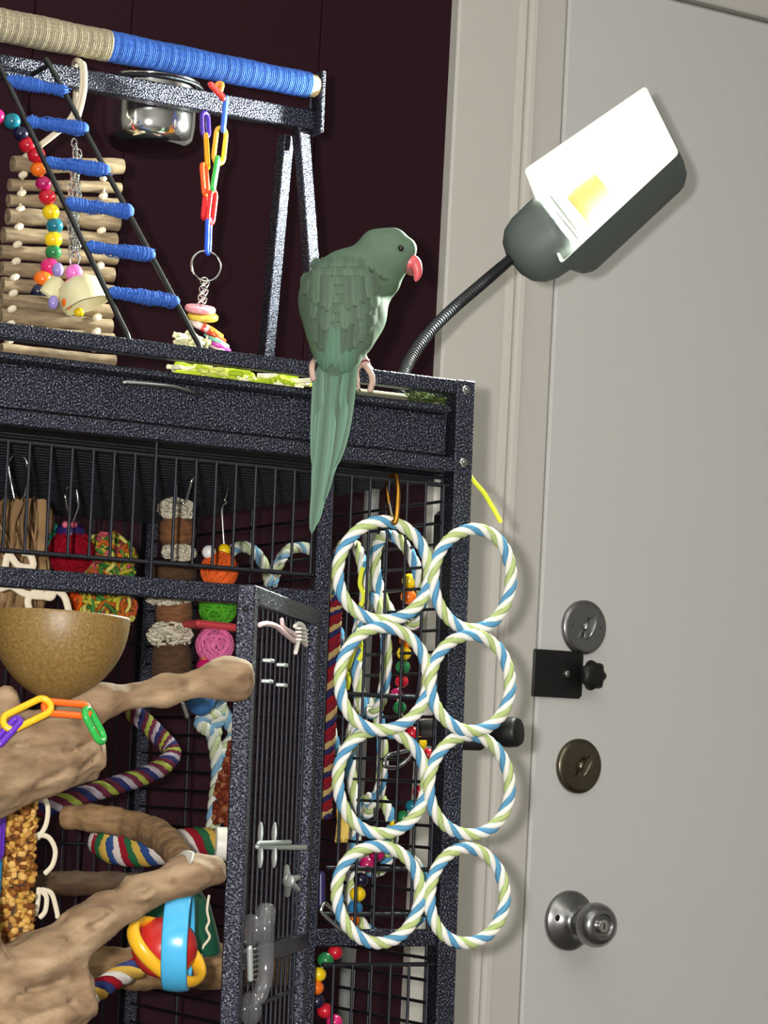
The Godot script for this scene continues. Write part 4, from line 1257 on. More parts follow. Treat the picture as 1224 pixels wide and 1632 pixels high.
	for i in 120:
		var x := q.randf_range(283, 470)
		var y := 589.0 + (x - 283) * 0.118 + q.randf_range(-7, 8)
		var c := P(x, y, -0.03 + q.randf_range(-0.012, 0.01))
		g.col = [lin(196, 214, 60), lin(222, 226, 120), lin(172, 196, 50), lin(230, 224, 190)][q.randi() % 4]
		g.tube(spl(PackedVector3Array([c, c + Vector3(q.randf_range(-0.008, 0.008), q.randf_range(-0.002, 0.002), q.randf_range(-0.006, 0.006)), c + Vector3(q.randf_range(-0.016, 0.016), q.randf_range(-0.002, 0.002), 0.0)]), 4), 0.0019, 6, false, Vector2(1, 0.35))
	var sh := solo(g, "paper_shreds", M.cloth, "yellow green paper shreds lying in the slot under the cage rim", "paper", P(380, 600, -0.03))
	sh.set_meta("kind", "stuff")
	g = G.new()
	g.box((P(500, 619, -0.05) + P(718, 641, -0.05)) / 2 + Vector3(0, -0.002, 0), Vector3(0.13, 0.0022, 0.05), 0.0006)
	solo(g, "tray_liner", M.liner, "pale yellow liner edge on the tray under the parrot's feet", "tray liner", P(600, 630, -0.05))
	g = G.new()
	for i in 160:
		var x := q.randf_range(652, 732)
		var y := 633.0 + (x - 652) * 0.115 + q.randf_range(-6, 6)
		var c := P(x, y, -0.022 + q.randf_range(-0.006, 0.006))
		g.col = lin(70, 82, 46) * q.randf_range(0.6, 1.5)
		g.tube(PackedVector3Array([c, c + Vector3(q.randf_range(-0.006, 0.006), q.randf_range(-0.002, 0.004), q.randf_range(-0.004, 0.004))]), 0.0007, 4)
	var ms := solo(g, "moss_pad", M.cloth, "dark green fuzzy pad in the slot beside the corner post", "moss", P(690, 645, -0.02))
	ms.set_meta("kind", "stuff")

func cage_toys() -> void:
	var gp := G.new()
	var pt := W(597, 700, 0.1); var pb := W(555, 1570, 0.1)
	gp.tube(PackedVector3Array([Vector3(pb.x, 0.0, 0.1), Vector3(pb.x, 0.004, 0.1), pt + Vector3(0, 0.02, 0)]), 0.0085, 20, false, Vector2.ONE, Vector3.ZERO, false)
	gp.lathe([Vector2(0.0, 0.012), Vector2(0.03, 0.01), Vector2(0.05, 0.004), Vector2(0.05, 0.0), Vector2(0, 0)], Transform3D(Basis.IDENTITY, Vector3(pb.x, 0, 0.1)), 32)
	solo(gp, "metal_pole", M.pole_grey, "upright pale grey metal pole standing behind the cage's rope rings", "pole", Vector3(pb.x, 0, 0.1), "", Transform3D.IDENTITY)
	var g: G
	var o: Node3D
	var q := RandomNumberGenerator.new(); q.seed = 11
	var s: float
	# burlap strips far left
	o = thing("burlap_toy", "tan burlap strips hanging in the cage's upper left behind white leather loops", "shredding toy", P(35, 980, -0.16))
	g = G.new()
	for i in 26:
		var x := q.randf_range(2, 66)
		var pts := PackedVector3Array()
		for k in 6: pts.append(P(x + q.randf_range(-9, 9), 800 + k * 36 + q.randf_range(-6, 6), -0.16 + q.randf_range(-0.015, 0.015)))
		g.col = lin(150, 120, 86) * q.randf_range(0.7, 1.2)
		g.tube(spl(pts, 4), 0.0046, 6, false, Vector2(1, 0.3))
	part(g, "strips", M.cloth, o)
	g = G.new(); g.tube(spl(PP([[14, 735, -0.15], [20, 780, -0.15], [26, 800, -0.15], [38, 790, -0.15], [44, 742, -0.15], [30, 722, -0.15]]), 6, true), 0.0012, 6, true); part(g, "hook", M.chrome, o)
	g = G.new(); g.ball(P(62, 830, -0.18), Vector3(0.013, 0.016, 0.012), 14); part(g, "knot", M.burlap, o)
	g = G.new()
	for e in [[[0, 938], [18, 934], [40, 946], [70, 950], [84, 940]], [[48, 976], [45, 955], [62, 940], [84, 938], [102, 950], [110, 975]], [[8, 905], [14, 884], [30, 902], [52, 903], [48, 884], [36, 880]], [[60, 946], [80, 952], [84, 942], [70, 936]]]:
		g.tube(spl(PP(e, -0.06), 8), 0.0030, 8, false, Vector2(1, 0.45))
	solo(g, "leather_laces", M.cord, "thick white leather laces looped behind the brown bowl", "laces", P(55, 975, -0.06))
	# red ball toy and crinkle paper
	o = thing("red_ball_toy", "dark red woven ball under a purple cup on silver hooks behind the header bars", "foraging toy", P(112, 905, -0.19))
	for i in 3: wicker(o, P(112, 880, -0.19), (34 - i * 3) * px(-0.19), lin(140, 20, 36), 40 + i, 30)
	g = G.new(); spun(g, [[0.011, 0.0], [0.013, 0.3], [0.012, 0.8], [0.010, 1.0], [0.0, 1.0]], P(112, 866, -0.19), P(112, 838, -0.19)); part(g, "purple_cup", M.purple, o)
	for x in [104, 118]:
		g = G.new(); g.ball(P(x, 836, -0.178), Vector3.ONE * 0.003, 10); part(g, "pink_bead", M.rose, o)
	g = G.new(); g.tube(spl(PP([[112, 834, -0.19], [105, 800, -0.18], [104, 780, -0.18], [110, 775, -0.18]]), 6), 0.0011, 6); g.tube(spl(PP([[114, 834, -0.19], [124, 805, -0.19], [122, 780, -0.19]]), 6), 0.0014, 6); part(g, "hook", M.chrome, o)
	var crk := [lin(180, 168, 60), lin(176, 92, 40), lin(64, 116, 52), lin(176, 82, 88), lin(186, 178, 96)]
	for e in [[172, 895, 42, 42, -0.2, "upper"], [172, 962, 42, 44, -0.2, "lower"], [72, 868, 18, 36, -0.21, "teal"]]:
		g = G.new(); s = px(e[4])
		fluff(g, P(e[0], e[1], e[4]), Vector3(e[2] * s, e[3] * s, 0.018), 150 if e[5] != "teal" else 60, crk if e[5] != "teal" else [lin(40, 120, 110), lin(60, 130, 80)], q, 0.0018, 0.6)
		solo(g, "crinkle_paper", M.cloth, {"upper": "upper bunch of yellow, orange and green crinkle paper behind the header bars", "lower": "lower bunch of yellow, orange and green crinkle paper beside the brown bowl", "teal": "teal crinkle paper tuft between the burlap and red ball"}[e[5]], "crinkle paper", P(e[0], e[1], e[4]))
	g = G.new(); fluff(g, P(128, 962, -0.21), Vector3(0.012, 0.02, 0.012), 70, [lin(214, 92, 30), lin(190, 70, 24)], q, 0.0014, 0.6)
	solo(g, "orange_shreds", M.cloth, "orange paper shreds to the left of the lower crinkle paper", "paper", P(128, 980, -0.21))
	# coconut fibre stack
	o = thing("coconut_stack_toy", "hanging stack of brown coconut husks and white cotton tufts behind the header", "foraging toy", P(275, 1085, -0.2))
	var zz := -0.2
	s = px(zz)
	var cot := [lin(206, 198, 178), lin(186, 178, 158)]
	for e in [[282, 812, 28, 16], [285, 880, 26, 12], [268, 955, 34, 10], [271, 1012, 34, 20]]:
		g = G.new(); fluff(g, P(e[0], e[1], zz + 0.004), Vector3(e[2] * s, e[3] * s, e[2] * s * 0.8), 130, cot, q, 0.0015, 0.5); part(g, "cotton_tuft", M.cloth, o)
	for e in [[282, 848, 29, 22, 0], [278, 912, 34, 16, 1], [277, 976, 29, 22, 0], [273, 1055, 31, 33, 1]]:
		g = G.new()
		var c := P(e[0], e[1], zz)
		var a := c + Vector3(0, -e[3] * s, 0); var b := c + Vector3(0, e[3] * s, 0)
		var r: float = e[2] * s
		spun(g, [[0.001, 0.0], [r * 0.7, 0.03], [r * 0.95, 0.2], [r, 0.5], [r * 0.95, 0.8], [r * 0.75, 0.97], [0.001, 1.0]], a, b, 28, 9, 0.025)
		part(g, "husk", M.husk_dark if e[4] else M.husk, o)
	g = G.new(); g.tube(spl(PP([[278, 742, zz + 0.03], [280, 770, zz + 0.03], [281, 800, zz + 0.02], [294, 800, zz + 0.02], [304, 770, zz + 0.03], [309, 748, zz + 0.03], [296, 734, zz + 0.03]]), 6), 0.0014, 6); part(g, "hook", M.chrome, o)
	# woven ball string
	o = thing("woven_ball_toy", "hanging string of orange, green and pink woven balls with a yellow bead", "ball toy", P(340, 1070, -0.17))
	zz = -0.17
	s = px(zz)
	for e in [[350, 909, 28, [222, 98, 44]], [347, 969, 28, [76, 150, 40]], [342, 1028, 28, [206, 104, 150]]]:
		for i in 2: wicker(o, P(e[0], e[1], zz), (e[2] - i * 4.0) * s, lin(e[3][0], e[3][1], e[3][2]), int(e[0]) + i, 30)
	for e in [[357, 877, 10.5, "yellow"], [333, 880, 11, "white"], [326, 1062, 13, "magenta"]]:
		g = G.new(); g.col = hue(e[3]); g.ball(P(e[0], e[1], zz), Vector3.ONE * e[2] * s, 16); part(g, "bead", M.plastic, o)
	g = G.new(); g.box(P(341, 998, zz), Vector3(0.046, 0.006, 0.03), 0.002, Basis(Vector3.BACK, -0.04)); part(g, "red_plate", M.red_block, o)
	g = G.new(); g.box(P(336, 1052, zz), Vector3(0.016, 0.012, 0.008), 0.001, Basis(Vector3.BACK, -0.6)); part(g, "orange_block", M.orange_block, o)
	g = G.new(); g.tube(spl(PP([[367, 742, zz], [362, 780, zz], [358, 796, zz], [361, 800, zz], [354, 808, zz], [355, 840, zz], [357, 868, zz]]), 6), 0.0010, 6); part(g, "wire", M.chrome, o)
	g = G.new(); g.tube(PP([[291, 1121, -0.12], [298, 1142, -0.12]]), 0.0022, 8); solo(g, "silver_clip", M.chrome, "tiny silver clip hanging just under the upper driftwood branch", "clip", P(291, 1121, -0.12))
	g = G.new(); g.ball(P(320, 1118, -0.22), Vector3.ONE * 22 * px(-0.22), 18); solo(g, "blue_ball", M.blue_block, "blue ball half hidden below the upper driftwood branch", "ball", P(320, 1138, -0.22))
	# twisted rope perches deep in the cage
	var pale := [lin(196, 198, 186), lin(170, 180, 140), lin(196, 198, 186), lin(112, 150, 176)]
	o = thing("rope_swing", "pale twisted rope arches inside the cage right of the yellow bead", "rope toy", P(420, 900, -0.3))
	for e in [[[362, 893], [372, 876], [392, 872], [410, 884], [424, 908], [430, 930]], [[434, 930], [444, 900], [458, 878], [478, 872], [494, 876]]]:
		g = G.new(); g.rope(spl(PP(e, -0.3), 10), 0.0055, pale, 2.6, false, Vector3.ZERO, 7, 1.12); part(g, "rope", M.cloth, o)
	o = thing("rope_column", "pale knotted rope hanging inside the cage left of the open door's edge", "rope toy", P(345, 1330, -0.28))
	for e in [[[356, 1100], [350, 1120], [352, 1140], [340, 1165], [345, 1200], [348, 1235], [344, 1270], [340, 1310], [338, 1342]], [[352, 1130], [364, 1150], [374, 1165], [370, 1180], [350, 1205]], [[352, 1138], [332, 1140], [320, 1152], [330, 1162], [346, 1168]]]:
		g = G.new(); g.rope(spl(PP(e, -0.28), 10), 0.0068, pale, e.size() * 0.5, false, Vector3.ZERO, 7, 1.12); part(g, "rope", M.cloth, o)
	o = thing("braided_rope_perch", "bent rope perch braided in purple, navy, white and lime below the upper branch", "rope perch", P(150, 1265, -0.25))
	g = G.new()
	g.rope(spl(PP([[203, 1128, -0.28], [232, 1152, -0.27], [258, 1178, -0.26], [274, 1200, -0.25], [258, 1222, -0.24], [220, 1240, -0.24], [170, 1256, -0.24], [110, 1274, -0.24], [40, 1300, -0.24], [-30, 1330, -0.24]]), 10), 0.0085, [lin(138, 146, 66), lin(84, 38, 52), lin(40, 46, 84), lin(150, 140, 148), lin(92, 40, 58)], 9.0, false, Vector3.ZERO, 8, 1.2)
	part(g, "braid", M.cloth, o)
	o = thing("striped_rope_perch", "thick rope perch of red, white, blue and yellow strands with white end cap", "rope perch", P(250, 1365, -0.12))
	g = G.new()
	g.rope(spl(PP([[160, 1338, -0.16], [178, 1352, -0.15], [215, 1358, -0.14], [260, 1354, -0.13], [305, 1342, -0.12], [352, 1346, -0.11]]), 12), 0.0125, [lin(124, 26, 36), lin(182, 172, 168), lin(40, 62, 108), lin(172, 142, 66), lin(34, 84, 54)], 3.8, false, Vector3.ZERO, 8, 1.25)
	part(g, "braid", M.cloth, o)
	g = G.new(); spun(g, [[0.0, 0.0], [0.0128, 0.0], [0.0138, 0.1], [0.0138, 0.9], [0.0128, 1.0], [0.0, 1.0]], P(342, 1345, -0.105), P(371, 1346, -0.1), 28); part(g, "end_cap", M.white_plastic, o)
	o = thing("lower_rope_perch", "braided rope of yellow, white and red behind the lower driftwood stub", "rope perch", P(180, 1565, -0.05))
	g = G.new(); g.rope(spl(PP([[140, 1590, -0.04], [165, 1572, -0.05], [190, 1556, -0.06], [228, 1538, -0.08]]), 10), 0.0085, [lin(196, 156, 70), lin(206, 196, 190), lin(140, 26, 38), lin(50, 60, 110)], 1.6, false, Vector3.ZERO, 8, 1.2); part(g, "braid", M.cloth, o)
	# dark wooden perches
	var wood := func(called: String, label: String, pts: Array, rad: Array, m: Material) -> void:
		var gg := G.new()
		var c := PP(pts)
		var sp := spl(c, 10)
		var rr := []
		for i in sp.size():
			var u := float(i) / (sp.size() - 1) * (rad.size() - 1)
			var k: int = mini(int(u), rad.size() - 2)
			rr.append(lerpf(rad[k], rad[k + 1], u - k) * (1.0 + 0.05 * sin(i * 0.9) + 0.03 * sin(i * 2.3)))
		gg.tube(sp, rr, 18, false, Vector2.ONE, Vector3.ZERO, false)
		solo(gg, called, m, label, "perch", c[c.size() / 2])
	wood.call("bent_branch_perch", "bent grey brown branch above the lower driftwood arm", [[103, 1303, -0.08], [150, 1304, -0.06], [205, 1313, -0.04], [248, 1328, 0.0], [276, 1352, 0.05], [292, 1382, 0.1]], [0.0085, 0.011, 0.0105, 0.0115, 0.0105, 0.0095], M.grey_wood)
	wood.call("dark_branch_perch", "straight dark brown perch across the cage behind the lower arm", [[40, 1408, -0.3], [130, 1408, -0.3], [210, 1409, -0.3], [300, 1412, -0.3]], [0.011, 0.0105, 0.0105, 0.010], M.dark_wood)
	wood.call("lowest_branch_perch", "thick dark perch low in the cage behind the red ball toy", [[90, 1548, -0.2], [170, 1543, -0.2], [260, 1545, -0.2], [340, 1540, -0.2], [470, 1535, -0.2]], [0.016, 0.018, 0.017, 0.019, 0.018], M.grey_wood)
	# seed stick, red textured stick
	o = thing("red_seed_stick", "reddish brown crumbly treat stick beside the white end cap", "treat stick", P(358, 1315, -0.12))
	g = G.new()
	s = px(-0.12)
	for i in 240:
		var u := q.randf()
		var rr := lerpf(3.0, 17.0, smoothstep(0.0, 0.6, u)) * s
		var an := q.randf() * TAU
		g.col = [lin(110, 54, 38), lin(84, 34, 28), lin(134, 86, 60), lin(98, 42, 32)][q.randi() % 4]
		g.ball(P(370 - u * 12, 1185 + u * 128, -0.12) + Vector3(cos(an) * rr, 0, sin(an) * rr), Vector3.ONE * q.randf_range(0.0018, 0.0034), 6)
	spun(g, [[0.001, 0.0], [0.0075, 0.03], [0.0075, 0.4], [0.002, 1.0]], P(358, 1312, -0.12), P(370, 1188, -0.12), 14)
	var rs := part(g, "crumbs", M.cloth, o); rs.set_meta("kind", "stuff")
	o = thing("seed_log", "knobbly golden brown seed treat log at the left below the driftwood", "treat stick", P(30, 1520, 0.06))
	g = G.new()
	s = px(0.06)
	for i in 760:
		var u := q.randf()
		var an := q.randf() * TAU
		var rr := q.randf_range(17, 23) * s
		g.col = [lin(176, 130, 70), lin(140, 92, 44), lin(206, 164, 96), lin(112, 68, 36), lin(190, 146, 70)][q.randi() % 5]
		g.ball(P(32 - u * 9, 1272 + u * 268, 0.06) + Vector3(cos(an) * rr, 0, sin(an) * rr), Vector3(q.randf_range(0.002, 0.0042), q.randf_range(0.0018, 0.003), q.randf_range(0.002, 0.004)), 6, Basis(Vector3(q.randf(), q.randf(), q.randf()).normalized(), q.randf() * 3.0))
	var sl := part(g, "seeds", M.cloth, o); sl.set_meta("kind", "stuff")
	g = G.new(); g.tube(PackedVector3Array([P(32, 1262, 0.06), P(23, 1545, 0.06)]), 0.008, 12); part(g, "core", M.dark_wood, o)
	o = thing("plastic_link_strand", "purple and yellow plastic links at the left edge beside the seed log", "chain toy", P(3, 1400, 0.1))
	for e in [[2, 1290, -2, 1372, "purple"], [10, 1278, 4, 1300, "yellow"], [-4, 1364, -8, 1440, "blue"]]:
		link(o, [e[0], e[1]], [e[2], e[3]], 22 * px(0.1), 0.1, hue(e[4]), 0.7, 0.0026)
	g = G.new()
	for e in [[[66, 1266], [76, 1285], [74, 1312], [64, 1330], [50, 1334]], [[60, 1330], [78, 1335], [88, 1355], [84, 1378], [72, 1392]], [[62, 1416], [60, 1440], [56, 1458]], [[66, 1418], [82, 1424], [90, 1450], [92, 1462]], [[64, 1418], [74, 1430], [72, 1452], [64, 1462]], [[50, 1322], [58, 1336], [66, 1328]]]:
		g.tube(spl(PP(e, 0.0), 8), 0.0020, 8, false, Vector2(1, 0.5))
	solo(g, "cord_bundle", M.cord, "knotted white leather cords dangling right of the seed log", "cords", P(70, 1460, 0.0))
	# red ball with blue and yellow rings, green bell behind
	o = thing("ring_ball_toy", "red plastic ball inside a blue and a yellow ring under the lower branch", "ball toy", P(270, 1565, 0.15))
	var rc := P(262, 1510, 0.15)
	s = px(0.15)
	g = G.new(); g.ball(rc, Vector3(50, 46, 48) * s, 28); part(g, "red_ball", M.red_plastic, o)
	g = G.new()
	var bc := P(284, 1500, 0.152)
	g.tube(circle(bc, Vector3(-0.5, 0.0, 0.87) * 82 * s, Vector3(0, 72 * s, 0), 56), 0.0088, 14, true, Vector2(1.0, 0.16), Vector3(0.87, 0, 0.5))
	part(g, "blue_ring", M.sky_plastic, o)
	g = G.new()
	g.tube(circle(P(266, 1517, 0.155), Vector3(54, -40, 0) * s, Vector3(-34, -17, 34) * s, 48), 0.0042, 10, true, Vector2(1.3, 0.8))
	part(g, "yellow_ring", M.yellow_plastic, o)
	o = thing("green_bell", "dark green plastic bell hanging behind the lower driftwood branch", "bell toy", P(290, 1520, 0.0))
	g = G.new(); spun(g, [[0.030, 0.0], [0.032, 0.06], [0.028, 0.35], [0.022, 0.7], [0.012, 0.95], [0.0, 1.0]], P(285, 1520, 0.0), P(290, 1405, 0.0), 32); part(g, "bell", M.green_plastic, o)
	g = G.new(); g.tube(spl(PP([[333, 1428, 0.03], [330, 1450, 0.03], [333, 1468, 0.03], [329, 1480, 0.03], [334, 1494, 0.03], [323, 1510, 0.03], [321, 1524, 0.03]]), 6), 0.0011, 6); part(g, "cord", M.cord, o)
	# beads snaking down the right-hand panel
	o = thing("bead_string", "long string of round coloured beads hanging inside behind the rope rings", "bead toy", P(540, 1620, -0.05))
	var bl := []
	for e in [[653, 926, 13, "yellow", -0.1], [651, 951, 13, "orange", -0.1], [658, 993, 14, "magenta", -0.1], [648, 1021, 12, "orange", -0.09], [644, 1041, 12, "yellow", -0.09], [642, 1063, 12, "green", -0.09], [640, 1086, 11, "red", -0.09], [632, 1106, 10, "magenta", -0.1], [637, 1128, 11, "green", -0.08], [648, 1160, 11, "orange", -0.07], [657, 1169, 12, "red", -0.06], [669, 1185, 12, "yellow", -0.06], [682, 1203, 11, "red", -0.06], [694, 1226, 10, "teal", -0.06], [699, 1250, 11, "pink", -0.06], [668, 1262, 11, "red", -0.06], [657, 1285, 11, "teal", -0.06], [643, 1303, 12, "green", -0.06], [630, 1318, 11, "yellow", -0.06], [612, 1338, 11, "teal", -0.06], [600, 1361, 13, "magenta", -0.06], [585, 1378, 13, "magenta", -0.06], [575, 1402, 12, "navy", -0.06], [570, 1425, 13, "yellow", -0.06], [566, 1447, 12, "blue", -0.06], [561, 1466, 12, "orange", -0.06], [548, 1492, 12, "navy", -0.05], [534, 1518, 12, "red", -0.05], [519, 1530, 13, "green", -0.05], [508, 1553, 12, "yellow", -0.05], [504, 1574, 12, "orange", -0.05], [505, 1596, 12, "navy", -0.05], [518, 1611, 13, "red", -0.05], [533, 1629, 13, "pink", -0.05]]:
		bl.append(e)
	beads(o, bl)
	# braided tassel beside the middle post
	o = thing("braided_tassel", "red, navy and tan braided tassel hanging close behind the middle post", "rope toy", P(530, 1340, -0.03))
	g = G.new(); g.rope(spl(PP([[535, 955, -0.03], [532, 1000, -0.03], [528, 1080, -0.03], [523, 1170, -0.03], [519, 1240, -0.03], [517, 1300, -0.03]]), 12), 0.0066, [lin(112, 24, 32), lin(34, 36, 70), lin(150, 126, 84), lin(102, 22, 34)], 9.0, false, Vector3.ZERO, 7, 1.2); part(g, "braid", M.cloth, o)
	g = G.new()
	for i in 14: g.tube(PP([[538 + i * 0.8, 1270 + (i % 3) * 4, -0.035 - 0.002 * (i % 4)], [540 + i * 1.1, 1310, -0.035], [536 + i * 1.3, 1340 - (i % 2) * 4, -0.035 + 0.002 * (i % 3)]]), 0.0016, 5)
	part(g, "yellow_fringe", M.straw, o)
	# carabiners and clips inside
	for e in [[[612, 1216], [618, 1204], [640, 1198], [655, 1196], [652, 1208], [634, 1222], [616, 1222], "silver carabiner lying among the bars inside the rope rings", -0.05], [[512, 1448], [518, 1440], [530, 1450], [556, 1472], [560, 1480], [548, 1484], [516, 1458], "silver carabiner near the lower rail at the middle post", 0.01]]:
		g = G.new(); g.tube(spl(PP(e.slice(0, 7), e[8]), 6, true), 0.0017, 8, true)
		solo(g, "carabiner", M.chrome, e[7], "carabiner", P(e[0][0], e[0][1], e[8]))
	g = G.new()
	for e in [[[572, 1002], [566, 1020], [562, 1040], [556, 1060], [551, 1070], [556, 1082], [553, 1098]], [[576, 1010], [574, 1026], [580, 1036], [572, 1052]], [[578, 905], [574, 930], [580, 950], [575, 965]]]:
		g.tube(spl(PP(e, -0.09), 5), 0.0024, 6, false, Vector2(1, 0.3))
	solo(g, "yellow_streamers", M.lime, "thin yellow green paper streamers hanging inside the upper rings", "paper", P(560, 1098, -0.09))
	g = G.new(); g.tube(spl(PP([[748, 757, -0.004], [756, 768, 0.002], [770, 784, 0.004], [783, 805, 0.002], [798, 832, 0.004]]), 6), 0.0022, 8, false, Vector2(1, 0.35)); solo(g, "yellow_strip", M.lime, "bright yellow paper strip sticking out below the corner post", "paper", P(750, 757, 0))
	# clamp with round black knob through the right side
	o = thing("perch_clamp", "black plastic clamp with a round knob sticking out of the cage's right side", "clamp", P(740, 1170, -0.06))
	g = G.new(); g.tube(PP([[676, 1168, -0.10], [700, 1168, -0.09], [775, 1171, -0.06], [786, 1169, -0.05]]), [0.011, 0.012, 0.006, 0.006], 14); g.tube(PP([[736, 1186, -0.06], [764, 1187, -0.06]]), 0.005, 12); part(g, "arm", M.black_plastic, o)
	g = G.new(); spun(g, [[0.0, 0.0], [0.006, 0.0], [0.0075, 0.25], [0.0118, 0.4], [0.0125, 0.55], [0.0125, 0.85], [0.0105, 1.0], [0.0, 1.0]], P(784, 1169, -0.05), P(829, 1166, -0.03), 28, 12, 0.02); part(g, "knob", M.black_plastic, o)
	g = G.new(); g.box(PX(712, 848, 0.004), Vector3(0.012, 0.036, 0.03), 0.004); solo(g, "black_bracket", M.black_plastic, "small black plastic bracket behind the top of the corner post", "bracket", PX(712, 880, 0.004))
	g = G.new(); g.tube(PP([[511, 1395, -0.03], [511, 1442, -0.03]]), 0.0036, 14); solo(g, "blue_tube", M.purple, "short shiny dark blue tube just right of the middle post", "tube", P(511, 1442, -0.03))
	# things hooked on the open door: on its outer face
	var at := Vector3(-0.140, -0.3, 0.004)
	var dv := Vector3(-0.161, 0, 0.198).normalized()
	var nr := dv.cross(Vector3.UP) * -1.0
	if nr.x < 0.0: nr = -nr
	var dp := func(x: float, y: float, off := 0.006) -> Vector3: return PL(x, y, at + nr * off, nr)
	g = G.new()
	g.tube(spl(PackedVector3Array([dp.call(414, 996), dp.call(425, 994), dp.call(440, 998), dp.call(452, 1008), dp.call(468, 1021)]), 6), 0.0019, 8)
	g.tube(spl(PackedVector3Array([dp.call(449, 988), dp.call(452, 1000), dp.call(468, 1010), dp.call(488, 1028)]), 6), 0.0017, 8)
	solo(g, "plastic_ties", M.pale_pink, "pale pink plastic ties threaded through the open door's upper bars", "ties", dp.call(450, 1005))
	g = G.new()
	for i in 4: g.box(dp.call(481, 1003 + i * 6.0, 0.008), Vector3(0.005, 0.0018, 0.03), 0.0006, Basis(dv.cross(Vector3.UP), Vector3.UP, dv))
	g.tube(spl(PackedVector3Array([dp.call(470, 998), dp.call(476, 994), dp.call(484, 1000), dp.call(486, 1022)]), 5), 0.0018, 8); g.tube(PackedVector3Array([dp.call(476, 1020), dp.call(471, 1040)]), 0.0018, 8)
	solo(g, "white_clip", M.white_plastic, "ribbed white plastic clip at the hinge side of the open door", "clip", dp.call(478, 1010))
	o = thing("hook_bolt", "silver pronged hook bar with pale blades across the open door's bars", "hook", dp.call(445, 1347))
	g = G.new(); g.tube(PackedVector3Array([dp.call(410, 1349, 0.01), dp.call(486, 1351, 0.008)]), 0.0020, 8); g.tube(PackedVector3Array([dp.call(412, 1344, 0.012), dp.call(462, 1342, 0.01)]), 0.0016, 8); part(g, "bar", M.pale_steel, o)
	for x in [415, 437]:
		g = G.new(); g.ball(dp.call(x, 1328, 0.01), Vector3(0.0016, 0.008, 0.0035), 12); part(g, "blade", M.pale_steel, o)
		g = G.new(); g.ball(dp.call(x, 1366, 0.01), Vector3(0.0016, 0.008, 0.0035), 12); part(g, "blade", M.pale_steel, o)
	g = G.new()
	for e in [[462, 1402, 476, 1398], [462, 1406, 475, 1418], [458, 1400, 457, 1382], [459, 1408, 458, 1426]]:
		g.tube(PackedVector3Array([dp.call(e[0], e[1], 0.01), dp.call(e[2], e[3], 0.006)]), [0.003, 0.002], 8)
	g.ball(dp.call(460, 1404, 0.011), Vector3(0.003, 0.005, 0.008), 12)
	solo(g, "star_bracket", M.pale_steel, "pale metal star bracket near the hinge on the open door's lower half", "bracket", dp.call(460, 1404))
	o = thing("clear_latch", "clear plastic lever latch low on the open door's near side", "latch", dp.call(412, 1620))
	g = G.new(); g.tube(spl(PackedVector3Array([dp.call(424, 1448, 0.016), dp.call(422, 1480, 0.018), dp.call(424, 1520, 0.018), dp.call(422, 1560, 0.018), dp.call(412, 1592, 0.016)]), 6), [0.004, 0.0042, 0.0042, 0.0042, 0.0042, 0.004, 0.0038, 0.0036, 0.0035, 0.0034, 0.0034, 0.0034, 0.0034, 0.0034, 0.0034, 0.0034, 0.0034, 0.0034, 0.0034, 0.0034, 0.0034, 0.0034, 0.0034, 0.0034, 0.003], 12, false, Vector2(1.0, 1.6)); part(g, "lever", M.smoke, o)
	g = G.new(); g.ball(dp.call(400, 1482, 0.008), Vector3(0.006, 0.011, 0.012), 14); part(g, "body", M.smoke, o)
	g = G.new(); g.ball(dp.call(399, 1608, 0.01), Vector3(0.006, 0.012, 0.012), 14); part(g, "cup", M.smoke, o)
	g = G.new()
	for i in 7: g.tube(circle(dp.call(402, 1514 + i * 8, 0.008), dv * 0.008, Vector3(0, 0.0012, 0) + nr * 0.004, 14), 0.0008, 6, true)
	part(g, "spring", M.chrome, o)
	g = G.new(); g.tube(PackedVector3Array([dp.call(398, 1512, 0.01), dp.call(399, 1560, 0.01)]), 0.0022, 8); part(g, "pin", M.pale_steel, o)

# ---- the driftwood stand in front of the cage ----
var boughs := []
var cracks := []
var bark := FastNoiseLite.new()
func wood_d(p: Vector3) -> float:
	var d := 1e9
	for b in boughs:
		var a: Vector3 = b[0]
		var ab: Vector3 = b[1]
		var h := clampf((p - a).dot(ab) / b[4], 0.0, 1.0)
		var e := (p - a - ab * h).length() - lerpf(b[2], b[3], h)
		if b[6] != null: e = maxf(e, (p - b[6]).dot(b[7]))
		var k: float = maxf(b[5] - absf(d - e), 0.0) / b[5]
		d = minf(d, e) - k * k * b[5] * 0.25
	for c in cracks: d += 0.0035 * exp(-pow(Geometry2D.get_closest_point_to_segment(Vector2(p.x, p.y), c[0], c[1]).distance_to(Vector2(p.x, p.y)) / 0.0014, 2.0)) * float(p.z > 0.25)
	return d + bark.get_noise_3d(p.x * 0.45, p.y, p.z) * 0.0055 + absf(bark.get_noise_3d(p.y * 0.5 + 3.0, p.x * 0.2 + p.y * 0.5, p.z * 1.6)) * 0.004
